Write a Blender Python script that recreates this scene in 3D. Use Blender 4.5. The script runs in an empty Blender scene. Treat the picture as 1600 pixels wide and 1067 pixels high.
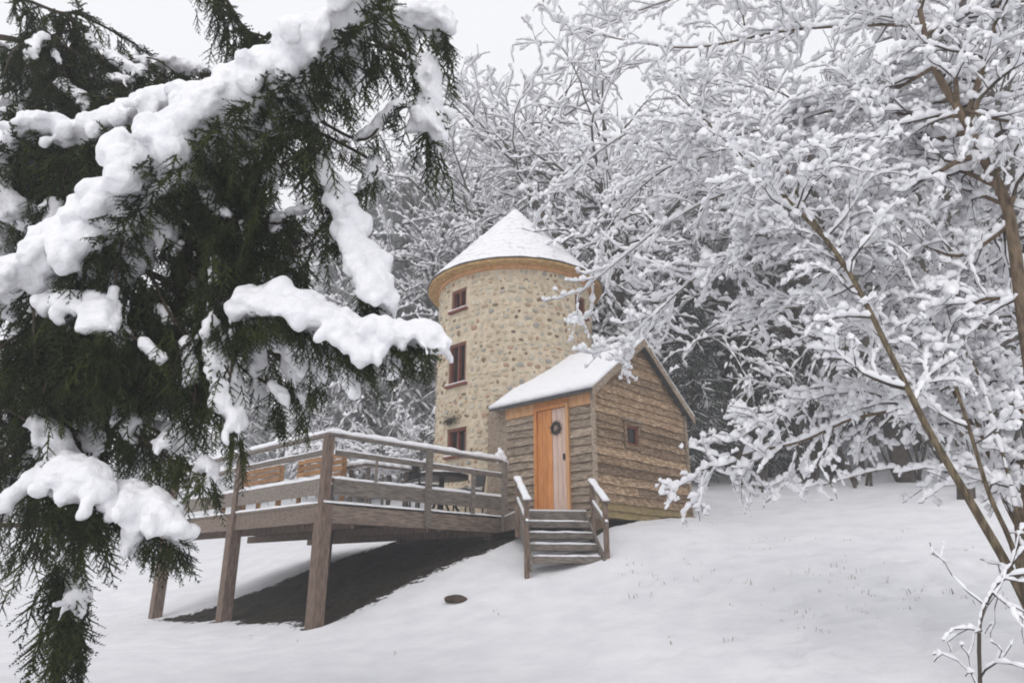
import bpy, bmesh, math, random
import numpy as np
from mathutils import Vector, Matrix, noise
R = math.radians
random.seed(7); rng = np.random.default_rng(7)
sc = bpy.context.scene
C = sc.collection

# ------------------------------------------------------------------ camera, sky, sun, exposure
F, VH = 1100.0, 365.0                       # focal length and horizon offset in pixels of the 1600 px photograph
TH = math.atan2(VH, F)                      # the camera looks up the slope by this angle
EYE = 1.6
cam = bpy.data.cameras.new('camera'); camo = bpy.data.objects.new('camera', cam); C.objects.link(camo)
cam.lens = 36.0 * F / 1600.0; cam.sensor_width = 36.0; cam.clip_end = 800
camo.location = (0, 0, EYE); camo.rotation_euler = (R(90) + TH, 0, 0)
sc.camera = camo
world = bpy.data.worlds.new('World'); sc.world = world; world.use_nodes = True
wn = world.node_tree; wn.nodes.clear()
sky = wn.nodes.new('ShaderNodeTexSky'); sky.sky_type = 'NISHITA'; sky.sun_disc = False
sky.sun_elevation = R(42); sky.sun_rotation = R(200); sky.dust_density = 5; sky.air_density = 1
hsv = wn.nodes.new('ShaderNodeHueSaturation'); hsv.inputs['Saturation'].default_value = 0.10
mixs = wn.nodes.new('ShaderNodeMix'); mixs.data_type = 'RGBA'
mixs.inputs['Factor'].default_value = 0.80
mixs.inputs[7].default_value = (10.2, 10.25, 10.6, 1)          # an even cloud deck over the clear sky
bg = wn.nodes.new('ShaderNodeBackground'); bg.inputs['Strength'].default_value = 0.10
wo = wn.nodes.new('ShaderNodeOutputWorld')
wn.links.new(sky.outputs[0], hsv.inputs['Color']); wn.links.new(hsv.outputs[0], mixs.inputs[6])
wn.links.new(mixs.outputs[2], bg.inputs[0]); wn.links.new(bg.outputs[0], wo.inputs[0])
sl = bpy.data.lights.new('sun', 'SUN'); sl.energy = 0.5; sl.angle = R(35); sl.color = (1.0, 0.96, 0.92)
so = bpy.data.objects.new('sun', sl); C.objects.link(so)
so.rotation_euler = (R(38), 0, R(-20)); so.location = (0, 0, 30)
vs = sc.view_settings
vs.view_transform = 'Standard'; vs.look = 'None'; vs.gamma = 1; vs.use_curve_mapping = False; vs.exposure = 0.20
sc.cycles.max_bounces = 6; sc.cycles.diffuse_bounces = 3; sc.cycles.volume_bounces = 1
sc.cycles.filter_width = 1.9

def ray(px, py):
    u, v = px - 800.0, py - 533.5
    f = F * math.cos(TH) + v * math.sin(TH); up = F * math.sin(TH) - v * math.cos(TH)
    return u / f, up / f
def at(px, py, d):
    a, b = ray(px, py); return Vector((a * d, d, EYE + b * d))

# ------------------------------------------------------------------ materials
def mat(name, c1, c2=None, rough=0.85, scale=6.0, stretch=(1, 1, 1), bump=0.0, bscale=None, rand=0.0, c3=None, spec=0.3, detail=6, lo=0.35, hi=0.65):
    m = bpy.data.materials.new(name); m.use_nodes = True
    nt = m.node_tree; b = nt.nodes['Principled BSDF']
    b.inputs['Roughness'].default_value = rough; b.inputs['Specular IOR Level'].default_value = spec
    tc = nt.nodes.new('ShaderNodeTexCoord'); mp = nt.nodes.new('ShaderNodeMapping')
    mp.inputs['Scale'].default_value = stretch
    oi = nt.nodes.new('ShaderNodeObjectInfo'); ad = nt.nodes.new('ShaderNodeVectorMath'); ad.operation = 'ADD'
    mu = nt.nodes.new('ShaderNodeMath'); mu.operation = 'MULTIPLY'; mu.inputs[1].default_value = 37.0
    nt.links.new(oi.outputs['Random'], mu.inputs[0])
    nt.links.new(tc.outputs['Object'], ad.inputs[0]); nt.links.new(mu.outputs[0], ad.inputs[1])
    nt.links.new(ad.outputs[0], mp.inputs['Vector'])
    n = nt.nodes.new('ShaderNodeTexNoise'); n.inputs['Scale'].default_value = scale; n.inputs['Detail'].default_value = detail
    nt.links.new(mp.outputs[0], n.inputs['Vector'])
    rp = nt.nodes.new('ShaderNodeValToRGB')
    rp.color_ramp.elements[0].position = lo; rp.color_ramp.elements[1].position = hi
    rp.color_ramp.elements[0].color = (*c1, 1); rp.color_ramp.elements[1].color = (*(c2 or c1), 1)
    if c3:
        e = rp.color_ramp.elements.new((lo + hi) / 2); e.color = (*c3, 1)
    nt.links.new(n.outputs[0], rp.inputs[0])
    out = rp.outputs[0]
    if rand:
        h = nt.nodes.new('ShaderNodeHueSaturation')
        mr = nt.nodes.new('ShaderNodeMapRange'); mr.inputs[3].default_value = 1 - rand; mr.inputs[4].default_value = 1 + rand
        nt.links.new(oi.outputs['Random'], mr.inputs[0]); nt.links.new(mr.outputs[0], h.inputs['Value'])
        nt.links.new(out, h.inputs['Color']); out = h.outputs[0]
    nt.links.new(out, b.inputs['Base Color'])
    if bump:
        bp = nt.nodes.new('ShaderNodeBump'); bp.inputs['Strength'].default_value = bump; bp.inputs['Distance'].default_value = 0.02
        if bscale:
            n2 = nt.nodes.new('ShaderNodeTexNoise'); n2.inputs['Scale'].default_value = bscale; n2.inputs['Detail'].default_value = 5
            nt.links.new(mp.outputs[0], n2.inputs['Vector']); nt.links.new(n2.outputs[0], bp.inputs['Height'])
        else: nt.links.new(n.outputs[0], bp.inputs['Height'])
        nt.links.new(bp.outputs[0], b.inputs['Normal'])
    return m

M = {}
M['snow'] = mat('snow', (0.84, 0.84, 0.87), (0.90, 0.90, 0.92), rough=0.9, scale=9, bump=0.7, bscale=34, spec=0.2)
M['twigsnow'] = mat('twig_snow', (0.86, 0.86, 0.89), (0.92, 0.92, 0.94), rough=0.9, scale=5, spec=0.2)
M['thinsnow'] = mat('thin_snow', (0.60, 0.57, 0.55), (0.84, 0.84, 0.86), rough=0.9, scale=9, bump=0.3, bscale=30, spec=0.2, lo=0.28, hi=0.46)
M['grey_wood'] = mat('weathered_wood', (0.115, 0.098, 0.085), (0.25, 0.215, 0.185), scale=5, stretch=(1.5, 9, 9), bump=0.4, rand=0.18)
M['post_wood'] = mat('post_wood', (0.10, 0.068, 0.052), (0.23, 0.165, 0.13), scale=5, stretch=(9, 9, 1.3), bump=0.4, rand=0.15)
M['fascia_wood'] = mat('fascia_wood', (0.125, 0.092, 0.072), (0.26, 0.205, 0.165), scale=4, stretch=(1.3, 8, 8), bump=0.3, rand=0.15)
M['clap'] = mat('brown_board', (0.155, 0.10, 0.06), (0.43, 0.32, 0.22), scale=4, stretch=(2, 8, 8), bump=0.5, rand=0.42, c3=(0.25, 0.17, 0.105))
M['clap_grey'] = mat('grey_board', (0.18, 0.135, 0.10), (0.42, 0.34, 0.26), scale=4, stretch=(2, 8, 8), bump=0.5, rand=0.22)
M['clap_moss'] = mat('mossy_board', (0.19, 0.155, 0.065), (0.33, 0.24, 0.13), scale=4, stretch=(2, 6, 6), bump=0.5, rand=0.2)
M['orange'] = mat('orange_wood', (0.50, 0.19, 0.055), (0.66, 0.29, 0.10), scale=4, stretch=(8, 8, 1), rough=0.6, rand=0.08)
M['tan'] = mat('new_wood', (0.52, 0.27, 0.12), (0.66, 0.38, 0.19), scale=3, stretch=(6, 6, 1), rough=0.7, rand=0.08)
M['pale'] = mat('pale_door', (0.56, 0.40, 0.33), (0.66, 0.50, 0.42), scale=3, stretch=(6, 6, 1), rough=0.6)
M['bench'] = mat('bench_wood', (0.25, 0.13, 0.06), (0.44, 0.25, 0.125), scale=4, stretch=(1, 6, 6), rand=0.15)
M['redframe'] = mat('red_brown_frame', (0.12, 0.035, 0.022), (0.20, 0.062, 0.042), scale=6, rough=0.6)
M['eave'] = mat('eave_wood', (0.33, 0.19, 0.075), (0.50, 0.33, 0.15), scale=8, rand=0.1)
M['black'] = mat('black_metal', (0.012, 0.012, 0.013), (0.03, 0.03, 0.03), rough=0.5, scale=12)
M['dark_edge'] = mat('dark_roofing', (0.045, 0.045, 0.05), (0.08, 0.08, 0.085), scale=10)
M['mortar'] = mat('lime_mortar', (0.47, 0.385, 0.275), (0.63, 0.54, 0.41), scale=7, bump=0.6, bscale=26, rough=0.95)
for i, (a, b) in enumerate([((.48, .39, .28), (.58, .49, .37)), ((.38, .29, .20), (.48, .38, .27)), ((.17, .12, .08), (.28, .21, .145)),
                            ((.40, .37, .30), (.52, .48, .40)), ((.11, .085, .065), (.19, .15, .11)), ((.37, .33, .25), (.47, .42, .32)), ((.33, .215, .145), (.43, .29, .20)), ((.29, .275, .245), (.40, .38, .34))]):
    M['stone%d' % i] = mat('stone_%d' % i, a, b, scale=9, bump=0.5, rand=0.12, rough=0.95)
M['soil'] = mat('soil', (0.030, 0.024, 0.014), (0.075, 0.06, 0.038), scale=7, bump=0.8, bscale=22)
M['rock'] = mat('rock', (0.05, 0.036, 0.026), (0.11, 0.08, 0.06), scale=9, bump=0.6)
M['bark'] = mat('spruce_bark', (0.026, 0.019, 0.013), (0.065, 0.046, 0.032), scale=12, stretch=(3, 3, .6), bump=0.6)
M['olive'] = mat('hazel_bark', (0.07, 0.053, 0.034), (0.19, 0.148, 0.092), scale=10, stretch=(4, 4, 1), bump=0.4, lo=.4, hi=.62)
M['brownbark'] = mat('brown_bark', (0.085, 0.062, 0.042), (0.20, 0.145, 0.095), scale=9, stretch=(4, 4, 1), bump=0.5)
M['twig'] = mat('twig_bark', (0.05, 0.04, 0.032), (0.11, 0.088, 0.07), scale=6)
M['needle'] = mat('spruce_needles', (0.012, 0.020, 0.006), (0.066, 0.082, 0.022), scale=3.2, rough=0.7, spec=0.12, c3=(0.028, 0.040, 0.011))
M['fir'] = mat('far_needles', (0.04, 0.05, 0.04), (0.085, 0.10, 0.08), scale=2, rough=0.8)
M['frost'] = mat('frosted_needles', (0.22, 0.23, 0.22), (0.50, 0.50, 0.50), scale=2, rough=0.9)
M['grass'] = mat('dead_grass', (0.20, 0.17, 0.13), (0.36, 0.32, 0.26), scale=3)
M['wreath'] = mat('wreath_green', (0.02, 0.028, 0.02), (0.07, 0.06, 0.045), scale=20)
gm = bpy.data.materials.new('window_glass'); gm.use_nodes = True; gb = gm.node_tree.nodes['Principled BSDF']
gb.inputs['Base Color'].default_value = (0.012, 0.010, 0.009, 1); gb.inputs['Roughness'].default_value = 0.12; M['glass'] = gm

# ------------------------------------------------------------------ mesh helpers
class MB:
    def __init__(s): s.v = []; s.f = []
    def add(s, vs_, fs):
        n = len(s.v); s.v += [tuple(p) for p in vs_]; s.f += [tuple(i + n for i in q) for q in fs]; return s
    def box(s, x0, x1, y0, y1, z0, z1):
        return s.add([(x0, y0, z0), (x1, y0, z0), (x1, y1, z0), (x0, y1, z0), (x0, y0, z1), (x1, y0, z1), (x1, y1, z1), (x0, y1, z1)],
                     [(3, 2, 1, 0), (4, 5, 6, 7), (0, 1, 5, 4), (1, 2, 6, 5), (2, 3, 7, 6), (3, 0, 4, 7)])
    def prism(s, poly, ext):                       # poly: list of 3-d points, ext: vector
        n = len(poly); e = Vector(ext)
        s.add([Vector(p) for p in poly] + [Vector(p) + e for p in poly],
              [tuple(range(n))[::-1], tuple(range(n, 2 * n))] + [(i, (i + 1) % n, n + (i + 1) % n, n + i) for i in range(n)])
        return s
    def bar(s, p0, p1, w, h, up=(0, 0, 1)):        # square bar between two points
        p0, p1 = Vector(p0), Vector(p1); d = (p1 - p0).normalized(); side = d.cross(Vector(up))
        if side.length < 1e-4: side = Vector((1, 0, 0))
        side.normalize(); u = side.cross(d).normalized()
        q = [side * w / 2 * sx + u * h / 2 * sy for sx, sy in ((-1, -1), (1, -1), (1, 1), (-1, 1))]
        return s.add([p0 + k for k in q] + [p1 + k for k in q], [(0, 1, 2, 3), (7, 6, 5, 4), (0, 4, 5, 1), (1, 5, 6, 2), (2, 6, 7, 3), (3, 7, 4, 0)])
    def tube(s, pts, rad, n=8):
        pts = [Vector(p) for p in pts]; rings = []
        for i, p in enumerate(pts):
            d = (pts[min(i + 1, len(pts) - 1)] - pts[max(i - 1, 0)]).normalized()
            a = d.cross(Vector((0.13, 0.21, 1)));  a = a.normalized() if a.length > 1e-3 else Vector((1, 0, 0))
            b = d.cross(a).normalized()
            r = rad[i] if hasattr(rad, '__len__') else rad
            rings.append([p + (a * math.cos(k * 2 * math.pi / n) + b * math.sin(k * 2 * math.pi / n)) * r for k in range(n)])
        s.add([q for r in rings for q in r],
              [(i * n + k, i * n + (k + 1) % n, (i + 1) * n + (k + 1) % n, (i + 1) * n + k) for i in range(len(pts) - 1) for k in range(n)]
              + [tuple(range(n))[::-1], tuple((len(pts) - 1) * n + k for k in range(n))])
        return s
    def mesh(s, name):
        me = bpy.data.meshes.new(name); me.from_pydata(s.v, [], s.f); me.validate(); me.update(); return me
    def build(s, name, m, parent=None, smooth=False, fix=True):
        me = s.mesh(name)
        if fix:
            bm = bmesh.new(); bm.from_mesh(me); bmesh.ops.recalc_face_normals(bm, faces=bm.faces); bm.to_mesh(me); bm.free()
        return obj(name, me, m, parent, smooth)

def obj(name, me, m=None, parent=None, smooth=False, loc=None, rot=None, scl=None):
    o = bpy.data.objects.new(name, me); C.objects.link(o)
    if m is not None and me is not None and len(me.materials) == 0: me.materials.append(M[m])
    if smooth: me.polygons.foreach_set('use_smooth', [True] * len(me.polygons))
    if parent is not None: o.parent = parent
    if loc is not None: o.location = loc
    if rot is not None: o.rotation_euler = rot
    if scl is not None: o.scale = scl
    return o
def np_mesh(name, V, Fq):
    """V (n,3), Fq (m,k) faces of one size"""
    me = bpy.data.meshes.new(name); V = np.asarray(V, np.float32); Fq = np.asarray(Fq, np.int32)
    me.vertices.add(len(V)); me.vertices.foreach_set('co', V.ravel())
    k = Fq.shape[1]; me.loops.add(Fq.size); me.loops.foreach_set('vertex_index', Fq.ravel())
    me.polygons.add(len(Fq)); me.polygons.foreach_set('loop_start', np.arange(0, Fq.size, k, dtype=np.int32))
    me.polygons.foreach_set('loop_total', np.full(len(Fq), k, np.int32)); me.update(calc_edges=True); me.validate()
    return me
def tag(o, label, cat=None, group=None, kind=None):
    if label: o['label'] = label
    if cat: o['category'] = cat
    if group: o['group'] = group
    if kind: o['kind'] = kind
    return o
def empty(name, loc=(0, 0, 0), rz=0.0, label=None, cat=None, group=None):
    o = bpy.data.objects.new(name, None); C.objects.link(o); o.location = loc; o.rotation_euler = (0, 0, rz)
    return tag(o, label, cat, group)
def copy_tree(o, parent=None):
    c = o.copy(); C.objects.link(c); c.parent = parent
    for ch in list(o.children): copy_tree(ch, c)
    return c
def snow_strip(p0, p1, w, h, seed=0, n=None, gap=0.0):
    """a rounded, uneven strip of snow lying along p0-p1 (its underside on that line)"""
    p0, p1 = Vector(p0), Vector(p1); L = (p1 - p0).length; n = n or max(4, int(L / 0.09)); d = (p1 - p0) / n
    side = Vector((d.y, -d.x, 0)).normalized(); m = MB(); prof = [(-1, -.04), (-1.0, .45), (-.62, .95), (0, 1.05), (.62, .95), (1.0, .45), (1, -.04)]
    V = []; k = len(prof)
    for i in range(n + 1):
        p = p0 + d * i
        e = 0.55 if i in (0, n) else 1
        hh = h * e * (0.72 + 0.6 * noise.noise(Vector((i * .33, seed * 3.1, 0)))+.2)
        ww = w / 2 * (0.98 + 0.26 * noise.noise(Vector((i * .41, seed * 1.7, 5))))
        for a, b in prof: V.append(p + side * a * ww + Vector((0, 0, max(b * hh, -.006) if b > 0 else -.004)))
    fs = [(i * k + j, i * k + j + 1, (i + 1) * k + j + 1, (i + 1) * k + j) for i in range(n) for j in range(k - 1)]
    fs += [((i + 1) * k, i * k, i * k + k - 1, (i + 1) * k + k - 1) for i in range(n)] + [tuple(range(k)), tuple(n * k + j for j in range(k))[::-1]]
    return m.add(V, fs)

# ------------------------------------------------------------------ the ground
AZ = R(46.7)                                            # heading of the building's long axis A = local x
A = Vector((math.cos(AZ), math.sin(AZ), 0)); B = Vector((-math.sin(AZ), math.cos(AZ), 0))
C0 = Vector((-2.94, 11.3, 0)); DZ = EYE + 1.08         # deck corner, deck level
def W(a, b, z=0.0): return C0 + A * a + B * b + Vector((0, 0, z))
def loc_ab(x, y): d = Vector((x, y, 0)) - C0; return d.dot(A), d.dot(B)
CP = np.array([(0, 0, -1.62), (-3, 2, -1.6), (4, 2, -1.35), (0, -14, -2.6), (-14, -10, -2.4), (14, -10, -1.4), (-4, 5.5, -1.22), (0, 6, -1.12), (4, 6, -.62),
    (-2.94, 11.3, -.73), (-5.1, 13.36, -.76), (-7.2, 15.4, -.83), (-8.6, 17.0, -.75), (-5.9, 9, -.9), (-9.5, 12, -.95), (.75, 12.0, .10), (-.3, 11.6, -.12), (1.55, 12.95, .72), (2.7, 14.1, 1.02), (4, 15.5, 1.20),
    (-1.2, 13.2, .30), (.1, 15, .92), (-3.0, 16, .50), (6.5, 15, 1.32), (9.5, 12.5, 1.2), (8, 9, .1), (10.8, 24, 3.45), (4, 22, 2.9), (-1, 24, 2.3), (-9.6, 22, .55), (-14, 30, 1.6),
    (-2, 34, 5.2), (8, 36, 8.2), (20, 30, 6.4), (24, 16, 2.9), (22, 44, 13), (2, 50, 13.5), (-18, 48, 6.5), (-30, 30, 1.2), (-34, 60, 8), (0, 75, 21), (30, 70, 23), (50, 40, 13), (45, 10, 4), (-30, 5, -1.2), (-60, 40, 2), (70, 80, 28), (-70, 90, 12), (0, 110, 26)], float)
CP[:, 2] += EYE
def tps(r2): return np.where(r2 > 1e-9, 0.5 * r2 * np.log(np.maximum(r2, 1e-9)), 0.0)
_d2 = ((CP[:, None, :2] - CP[None, :, :2]) ** 2).sum(-1)
_n = len(CP); _K = np.zeros((_n + 3, _n + 3)); _K[:_n, :_n] = tps(_d2) + np.eye(_n) * 0.02
_K[:_n, _n] = 1; _K[:_n, _n + 1:] = CP[:, :2]; _K[_n, :_n] = 1; _K[_n + 1:, :_n] = CP[:, :2].T
_w = np.linalg.solve(_K, np.concatenate([CP[:, 2], np.zeros(3)]))
def ground_np(P):
    P = np.asarray(P, float); out = np.zeros(len(P))
    for s in range(0, len(P), 20000):
        q = P[s:s + 20000]; d2 = ((q[:, None] - CP[None, :, :2]) ** 2).sum(-1)
        out[s:s + 20000] = tps(d2) @ _w[:_n] + _w[_n] + q @ _w[_n + 1:]
    return out
def gz(x, y): return float(ground_np([(x, y)])[0])
def vnoise(x, y, s): return np.array([noise.noise(Vector((a * s, b * s, 3.3))) for a, b in zip(x, y)])

# one sheet: fine where the camera sees it, coarse to far beyond
ax = np.unique(np.concatenate([np.arange(-75, -14, 3.0), np.arange(-14, -7, .5), np.arange(-7, 9, .10), np.arange(9, 16, .4), np.arange(16, 86, 3.0)]))
ay = np.unique(np.concatenate([np.arange(-20, 4, 2.0), np.arange(4, 17, .10), np.arange(17, 30, .35), np.arange(30, 112, 3.0)]))
GX, GY = np.meshgrid(ax, ay); gx, gy = GX.ravel(), GY.ravel()
GZ = ground_np(np.stack([gx, gy], 1))
near = np.exp(-((gx / 14) ** 2)) * (gy < 30)
GZ += 0.05 * vnoise(gx, gy, .55) + 0.022 * vnoise(gx, gy, 1.7)
lump = np.clip((gx - 0.5) / 3, 0, 1) * np.clip((12.5 - gy) / 3, 0, 1) * np.clip((gy - 4) / 2, 0, 1)
hole = vnoise(gx, gy, 5.5)
GZ += 0.012 * vnoise(gx, gy, 4.2) * near - (0.11 * lump + .014 * near) * np.clip(hole - .22, 0, 1) * 2.2
# bare earth where the deck keeps the snow off
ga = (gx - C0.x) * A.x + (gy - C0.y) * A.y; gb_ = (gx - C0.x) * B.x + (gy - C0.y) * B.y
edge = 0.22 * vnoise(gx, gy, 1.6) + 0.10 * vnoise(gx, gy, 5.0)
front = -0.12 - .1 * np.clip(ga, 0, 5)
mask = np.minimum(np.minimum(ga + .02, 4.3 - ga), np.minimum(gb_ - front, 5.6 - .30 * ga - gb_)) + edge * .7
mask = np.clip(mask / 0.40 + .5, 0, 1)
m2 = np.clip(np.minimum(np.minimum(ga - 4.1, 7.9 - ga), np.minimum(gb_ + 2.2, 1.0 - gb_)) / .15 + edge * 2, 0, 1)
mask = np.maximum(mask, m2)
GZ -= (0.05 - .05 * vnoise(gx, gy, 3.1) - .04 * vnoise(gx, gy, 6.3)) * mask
nx, ny = len(ax), len(ay); idx = np.arange(nx * ny).reshape(ny, nx)
faces = np.stack([idx[:-1, :-1], idx[:-1, 1:], idx[1:, 1:], idx[1:, :-1]], -1).reshape(-1, 4)
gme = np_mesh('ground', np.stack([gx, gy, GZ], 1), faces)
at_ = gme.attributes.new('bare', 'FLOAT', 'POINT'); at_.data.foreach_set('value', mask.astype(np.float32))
def ground_material():
    m = mat('snow_ground', (0.74, 0.74, 0.77), (0.82, 0.82, 0.84), rough=0.92, scale=2.2, bump=0.9, bscale=9, spec=0.15)
    nt = m.node_tree; b = nt.nodes['Principled BSDF']; src = b.inputs['Base Color'].links[0].from_socket
    a = nt.nodes.new('ShaderNodeAttribute'); a.attribute_name = 'bare'
    n = nt.nodes.new('ShaderNodeTexNoise'); n.inputs['Scale'].default_value = 11; n.inputs['Detail'].default_value = 8
    tc = nt.nodes.new('ShaderNodeTexCoord'); nt.links.new(tc.outputs['Object'], n.inputs['Vector'])
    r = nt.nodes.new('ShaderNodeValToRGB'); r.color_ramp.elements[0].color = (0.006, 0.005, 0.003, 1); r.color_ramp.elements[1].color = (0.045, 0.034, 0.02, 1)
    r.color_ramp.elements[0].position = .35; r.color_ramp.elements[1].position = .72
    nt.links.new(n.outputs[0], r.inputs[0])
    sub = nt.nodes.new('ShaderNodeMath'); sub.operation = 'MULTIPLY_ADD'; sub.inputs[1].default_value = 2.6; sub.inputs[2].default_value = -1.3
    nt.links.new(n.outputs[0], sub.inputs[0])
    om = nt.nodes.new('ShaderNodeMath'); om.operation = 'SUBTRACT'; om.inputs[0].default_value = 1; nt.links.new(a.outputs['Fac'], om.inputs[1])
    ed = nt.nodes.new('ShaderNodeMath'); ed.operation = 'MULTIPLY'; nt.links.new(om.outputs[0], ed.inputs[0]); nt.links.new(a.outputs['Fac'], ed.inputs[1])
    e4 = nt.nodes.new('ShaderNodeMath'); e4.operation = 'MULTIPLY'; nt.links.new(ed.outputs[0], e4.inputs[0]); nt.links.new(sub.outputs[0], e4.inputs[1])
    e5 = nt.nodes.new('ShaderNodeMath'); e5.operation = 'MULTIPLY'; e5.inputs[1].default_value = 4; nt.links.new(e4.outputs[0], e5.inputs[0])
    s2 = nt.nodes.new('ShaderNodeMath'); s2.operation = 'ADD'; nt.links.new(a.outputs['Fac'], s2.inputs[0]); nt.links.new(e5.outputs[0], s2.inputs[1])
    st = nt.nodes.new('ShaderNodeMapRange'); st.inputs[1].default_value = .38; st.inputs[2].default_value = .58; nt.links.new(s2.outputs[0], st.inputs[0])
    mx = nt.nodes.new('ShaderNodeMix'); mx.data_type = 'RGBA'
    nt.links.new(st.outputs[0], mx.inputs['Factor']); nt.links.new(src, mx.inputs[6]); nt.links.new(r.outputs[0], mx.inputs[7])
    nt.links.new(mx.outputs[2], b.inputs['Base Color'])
    return m
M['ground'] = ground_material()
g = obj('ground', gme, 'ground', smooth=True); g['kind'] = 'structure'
g['label'] = 'snow covered hillside meadow with bare earth under the deck'

# ------------------------------------------------------------------ stone tower
TC = Vector((.08, 16.95, 0)); TR = 1.93
tz0 = EYE + .3; tz1 = EYE + ray(800, 418)[1] * 15.0 - .06
# eave level: centre of the eave ellipse at y = 462
EZ = EYE + ray(805, 462)[1] * TC.y
tower = empty('stone_tower', (TC.x, TC.y, tz0), 0, 'round rubble stone tower with snowy conical roof and small red framed windows', 'tower')
H = EZ - tz0
def ang_for(px, py):                                   # angle on the drum hit by a pixel's ray
    a, b = ray(px, py)
    # (a t - cx)^2 + (t - cy)^2 = TR^2
    qa = a * a + 1; qb = -2 * (a * TC.x + TC.y); qc = TC.x ** 2 + TC.y ** 2 - TR ** 2
    t = (-qb - math.sqrt(max(qb * qb - 4 * qa * qc, 0))) / (2 * qa)
    return math.atan2(t - TC.y, a * t - TC.x), EYE + b * t - tz0
wins = []
for px, py, wm, hm in ((717, 468, .52, .52), (714, 568, .60, .98), (713, 690, .62, .62), (907, 478, .50, .50)):
    th, z = ang_for(px, py); wins.append((th, z, wm / TR / 2, hm / 2))
ths = sorted(set([i * 2 * math.pi / 72 - math.pi for i in range(72)] + [w[0] + s * w[2] for w in wins for s in (-1, 1)]))
zs = sorted(set(list(np.linspace(0, H, 16)) + [w[1] + s * w[3] for w in wins for s in (-1, 1)]))
def inwin(t, z, pad=0.0): return any(abs(t - w[0]) < w[2] + pad / TR - 1e-6 and abs(z - w[1]) < w[3] + pad - 1e-6 for w in wins)
m = MB(); nt_, nz_ = len(ths), len(zs)
V = [(TR * math.cos(t), TR * math.sin(t), z) for z in zs for t in ths]; fs = []
for j in range(nz_ - 1):
    for i in range(nt_):
        i2 = (i + 1) % nt_; tm = (ths[i] + (ths[i2] if i2 else ths[0] + 2 * math.pi)) / 2; zm = (zs[j] + zs[j + 1]) / 2
        if not inwin(tm, zm): fs.append((j * nt_ + i, j * nt_ + i2, (j + 1) * nt_ + i2, (j + 1) * nt_ + i))
m.add(V, fs)
wall = m.build('wall', 'mortar', tower, smooth=True, fix=False)
for t, z, dt, hz in wins:                               # a window: reveal, frame, mullion, pane, sill with snow
    w = dt * TR; rad = Vector((math.cos(t), math.sin(t), 0)); tan = Vector((-math.sin(t), math.cos(t), 0))
    def q(s, d, zz): return rad * (TR - d) + tan * s + Vector((0, 0, zz))
    wo_ = empty('window', (0, 0, 0)); wo_.parent = tower
    r = MB()
    for (s0, z0, s1, z1) in ((-w, z - hz, -w, z + hz), (w, z + hz, w, z - hz), (-w, z + hz, w, z + hz), (w, z - hz, -w, z - hz)):
        r.add([q(s0, -.0, z0), q(s1, -.0, z1), q(s1, .3, z1), q(s0, .3, z0)], [(0, 1, 2, 3)])
    r.build('reveal', 'mortar', wo_, fix=False)
    fr = MB()
    def slab(s0, s1, z0, z1, d0, d1): fr.add([q(s0, d0, z0), q(s1, d0, z0), q(s1, d1, z0), q(s0, d1, z0), q(s0, d0, z1), q(s1, d0, z1), q(s1, d1, z1), q(s0, d1, z1)],
                                             [(3, 2, 1, 0), (4, 5, 6, 7), (0, 1, 5, 4), (1, 2, 6, 5), (2, 3, 7, 6), (3, 0, 4, 7)])
    b = .065; e = .004
    slab(-w + e, -w + b, z - hz + e, z + hz - e, .03, .16); slab(w - b, w - e, z - hz + e, z + hz - e, .03, .16)
    slab(-w + b, w - b, z + hz - b, z + hz - e, .03, .16); slab(-w + b, w - b, z - hz + e, z - hz + b, .03, .16)
    slab(-.022, .022, z - hz + b, z + hz - b, .05, .15)
    fr.build('frame', 'redframe', wo_)
    gl = MB(); gl.add([q(-w + .01, .13, z - hz + .01), q(w - .01, .13, z - hz + .01), q(w - .01, .13, z + hz - .01), q(-w + .01, .13, z + hz - .01)], [(0, 1, 2, 3)])
    gl.build('pane', 'glass', wo_, fix=False)
    bl = MB(); bl.add([q(-w, .3, z - hz), q(w, .3, z - hz), q(w, .3, z + hz), q(-w, .3, z + hz)], [(0, 1, 2, 3)]); bl.build('back', 'glass', wo_, fix=False)
    fr = MB(); slab(-w - .05, w + .05, z - hz - .06, z - hz - .003, -.07, .02); fr.build('sill', 'redframe', wo_)
    fr = MB(); slab(-w - .04, w + .04, z - hz - .003, z - hz + .02, -.065, .02); fr.build('snow', 'snow', wo_)
# rubble stones set in the mortar
def stone_mesh(k):
    rr = random.Random(k); n = rr.choice((5, 5, 6, 7)); m = MB(); o1, o2 = [], []
    for i in range(n):
        t = 2 * math.pi * (i + rr.uniform(-.25, .25)) / n; r_ = rr.uniform(.72, 1.18)
        o1.append((math.cos(t) * .5 * r_, math.sin(t) * .5 * r_, -.4)); o2.append((math.cos(t) * .42 * r_, math.sin(t) * .42 * r_, rr.uniform(.55, .85)))
    m.add(o1 + o2 + [(0, 0, 1)], [(i, (i + 1) % n, n + (i + 1) % n, n + i) for i in range(n)] + [(n + i, n + (i + 1) % n, 2 * n) for i in range(n)])
    return m.mesh('stone')
sm = {}
for k in range(10):
    for c in range(8):
        me = stone_mesh(k); me.materials.append(M['stone%d' % c]); sm[(k, c)] = me
stones = []; rs = random.Random(5); z = .05; row = 0
face = math.atan2(-TC.y, -TC.x)
while z < H - .12:
    h = rs.uniform(.09, .19); t = face - 1.75 + rs.uniform(0, .06)
    while t < face + 1.75:
        wd = rs.uniform(.09, .27); tc_ = t + wd / TR / 2
        zz = z + h / 2 + rs.uniform(-.035, .035)
        if not any(abs(tc_ - a_[0]) < a_[2] + (wd / 2 + .03) / TR and abs(zz - a_[1]) < a_[3] + h / 2 + .07 for a_ in wins):
            stones.append((tc_, zz, wd * rs.uniform(.62, .95), h * rs.uniform(.58, .95)))
        t += wd / TR
    z += h
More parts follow.
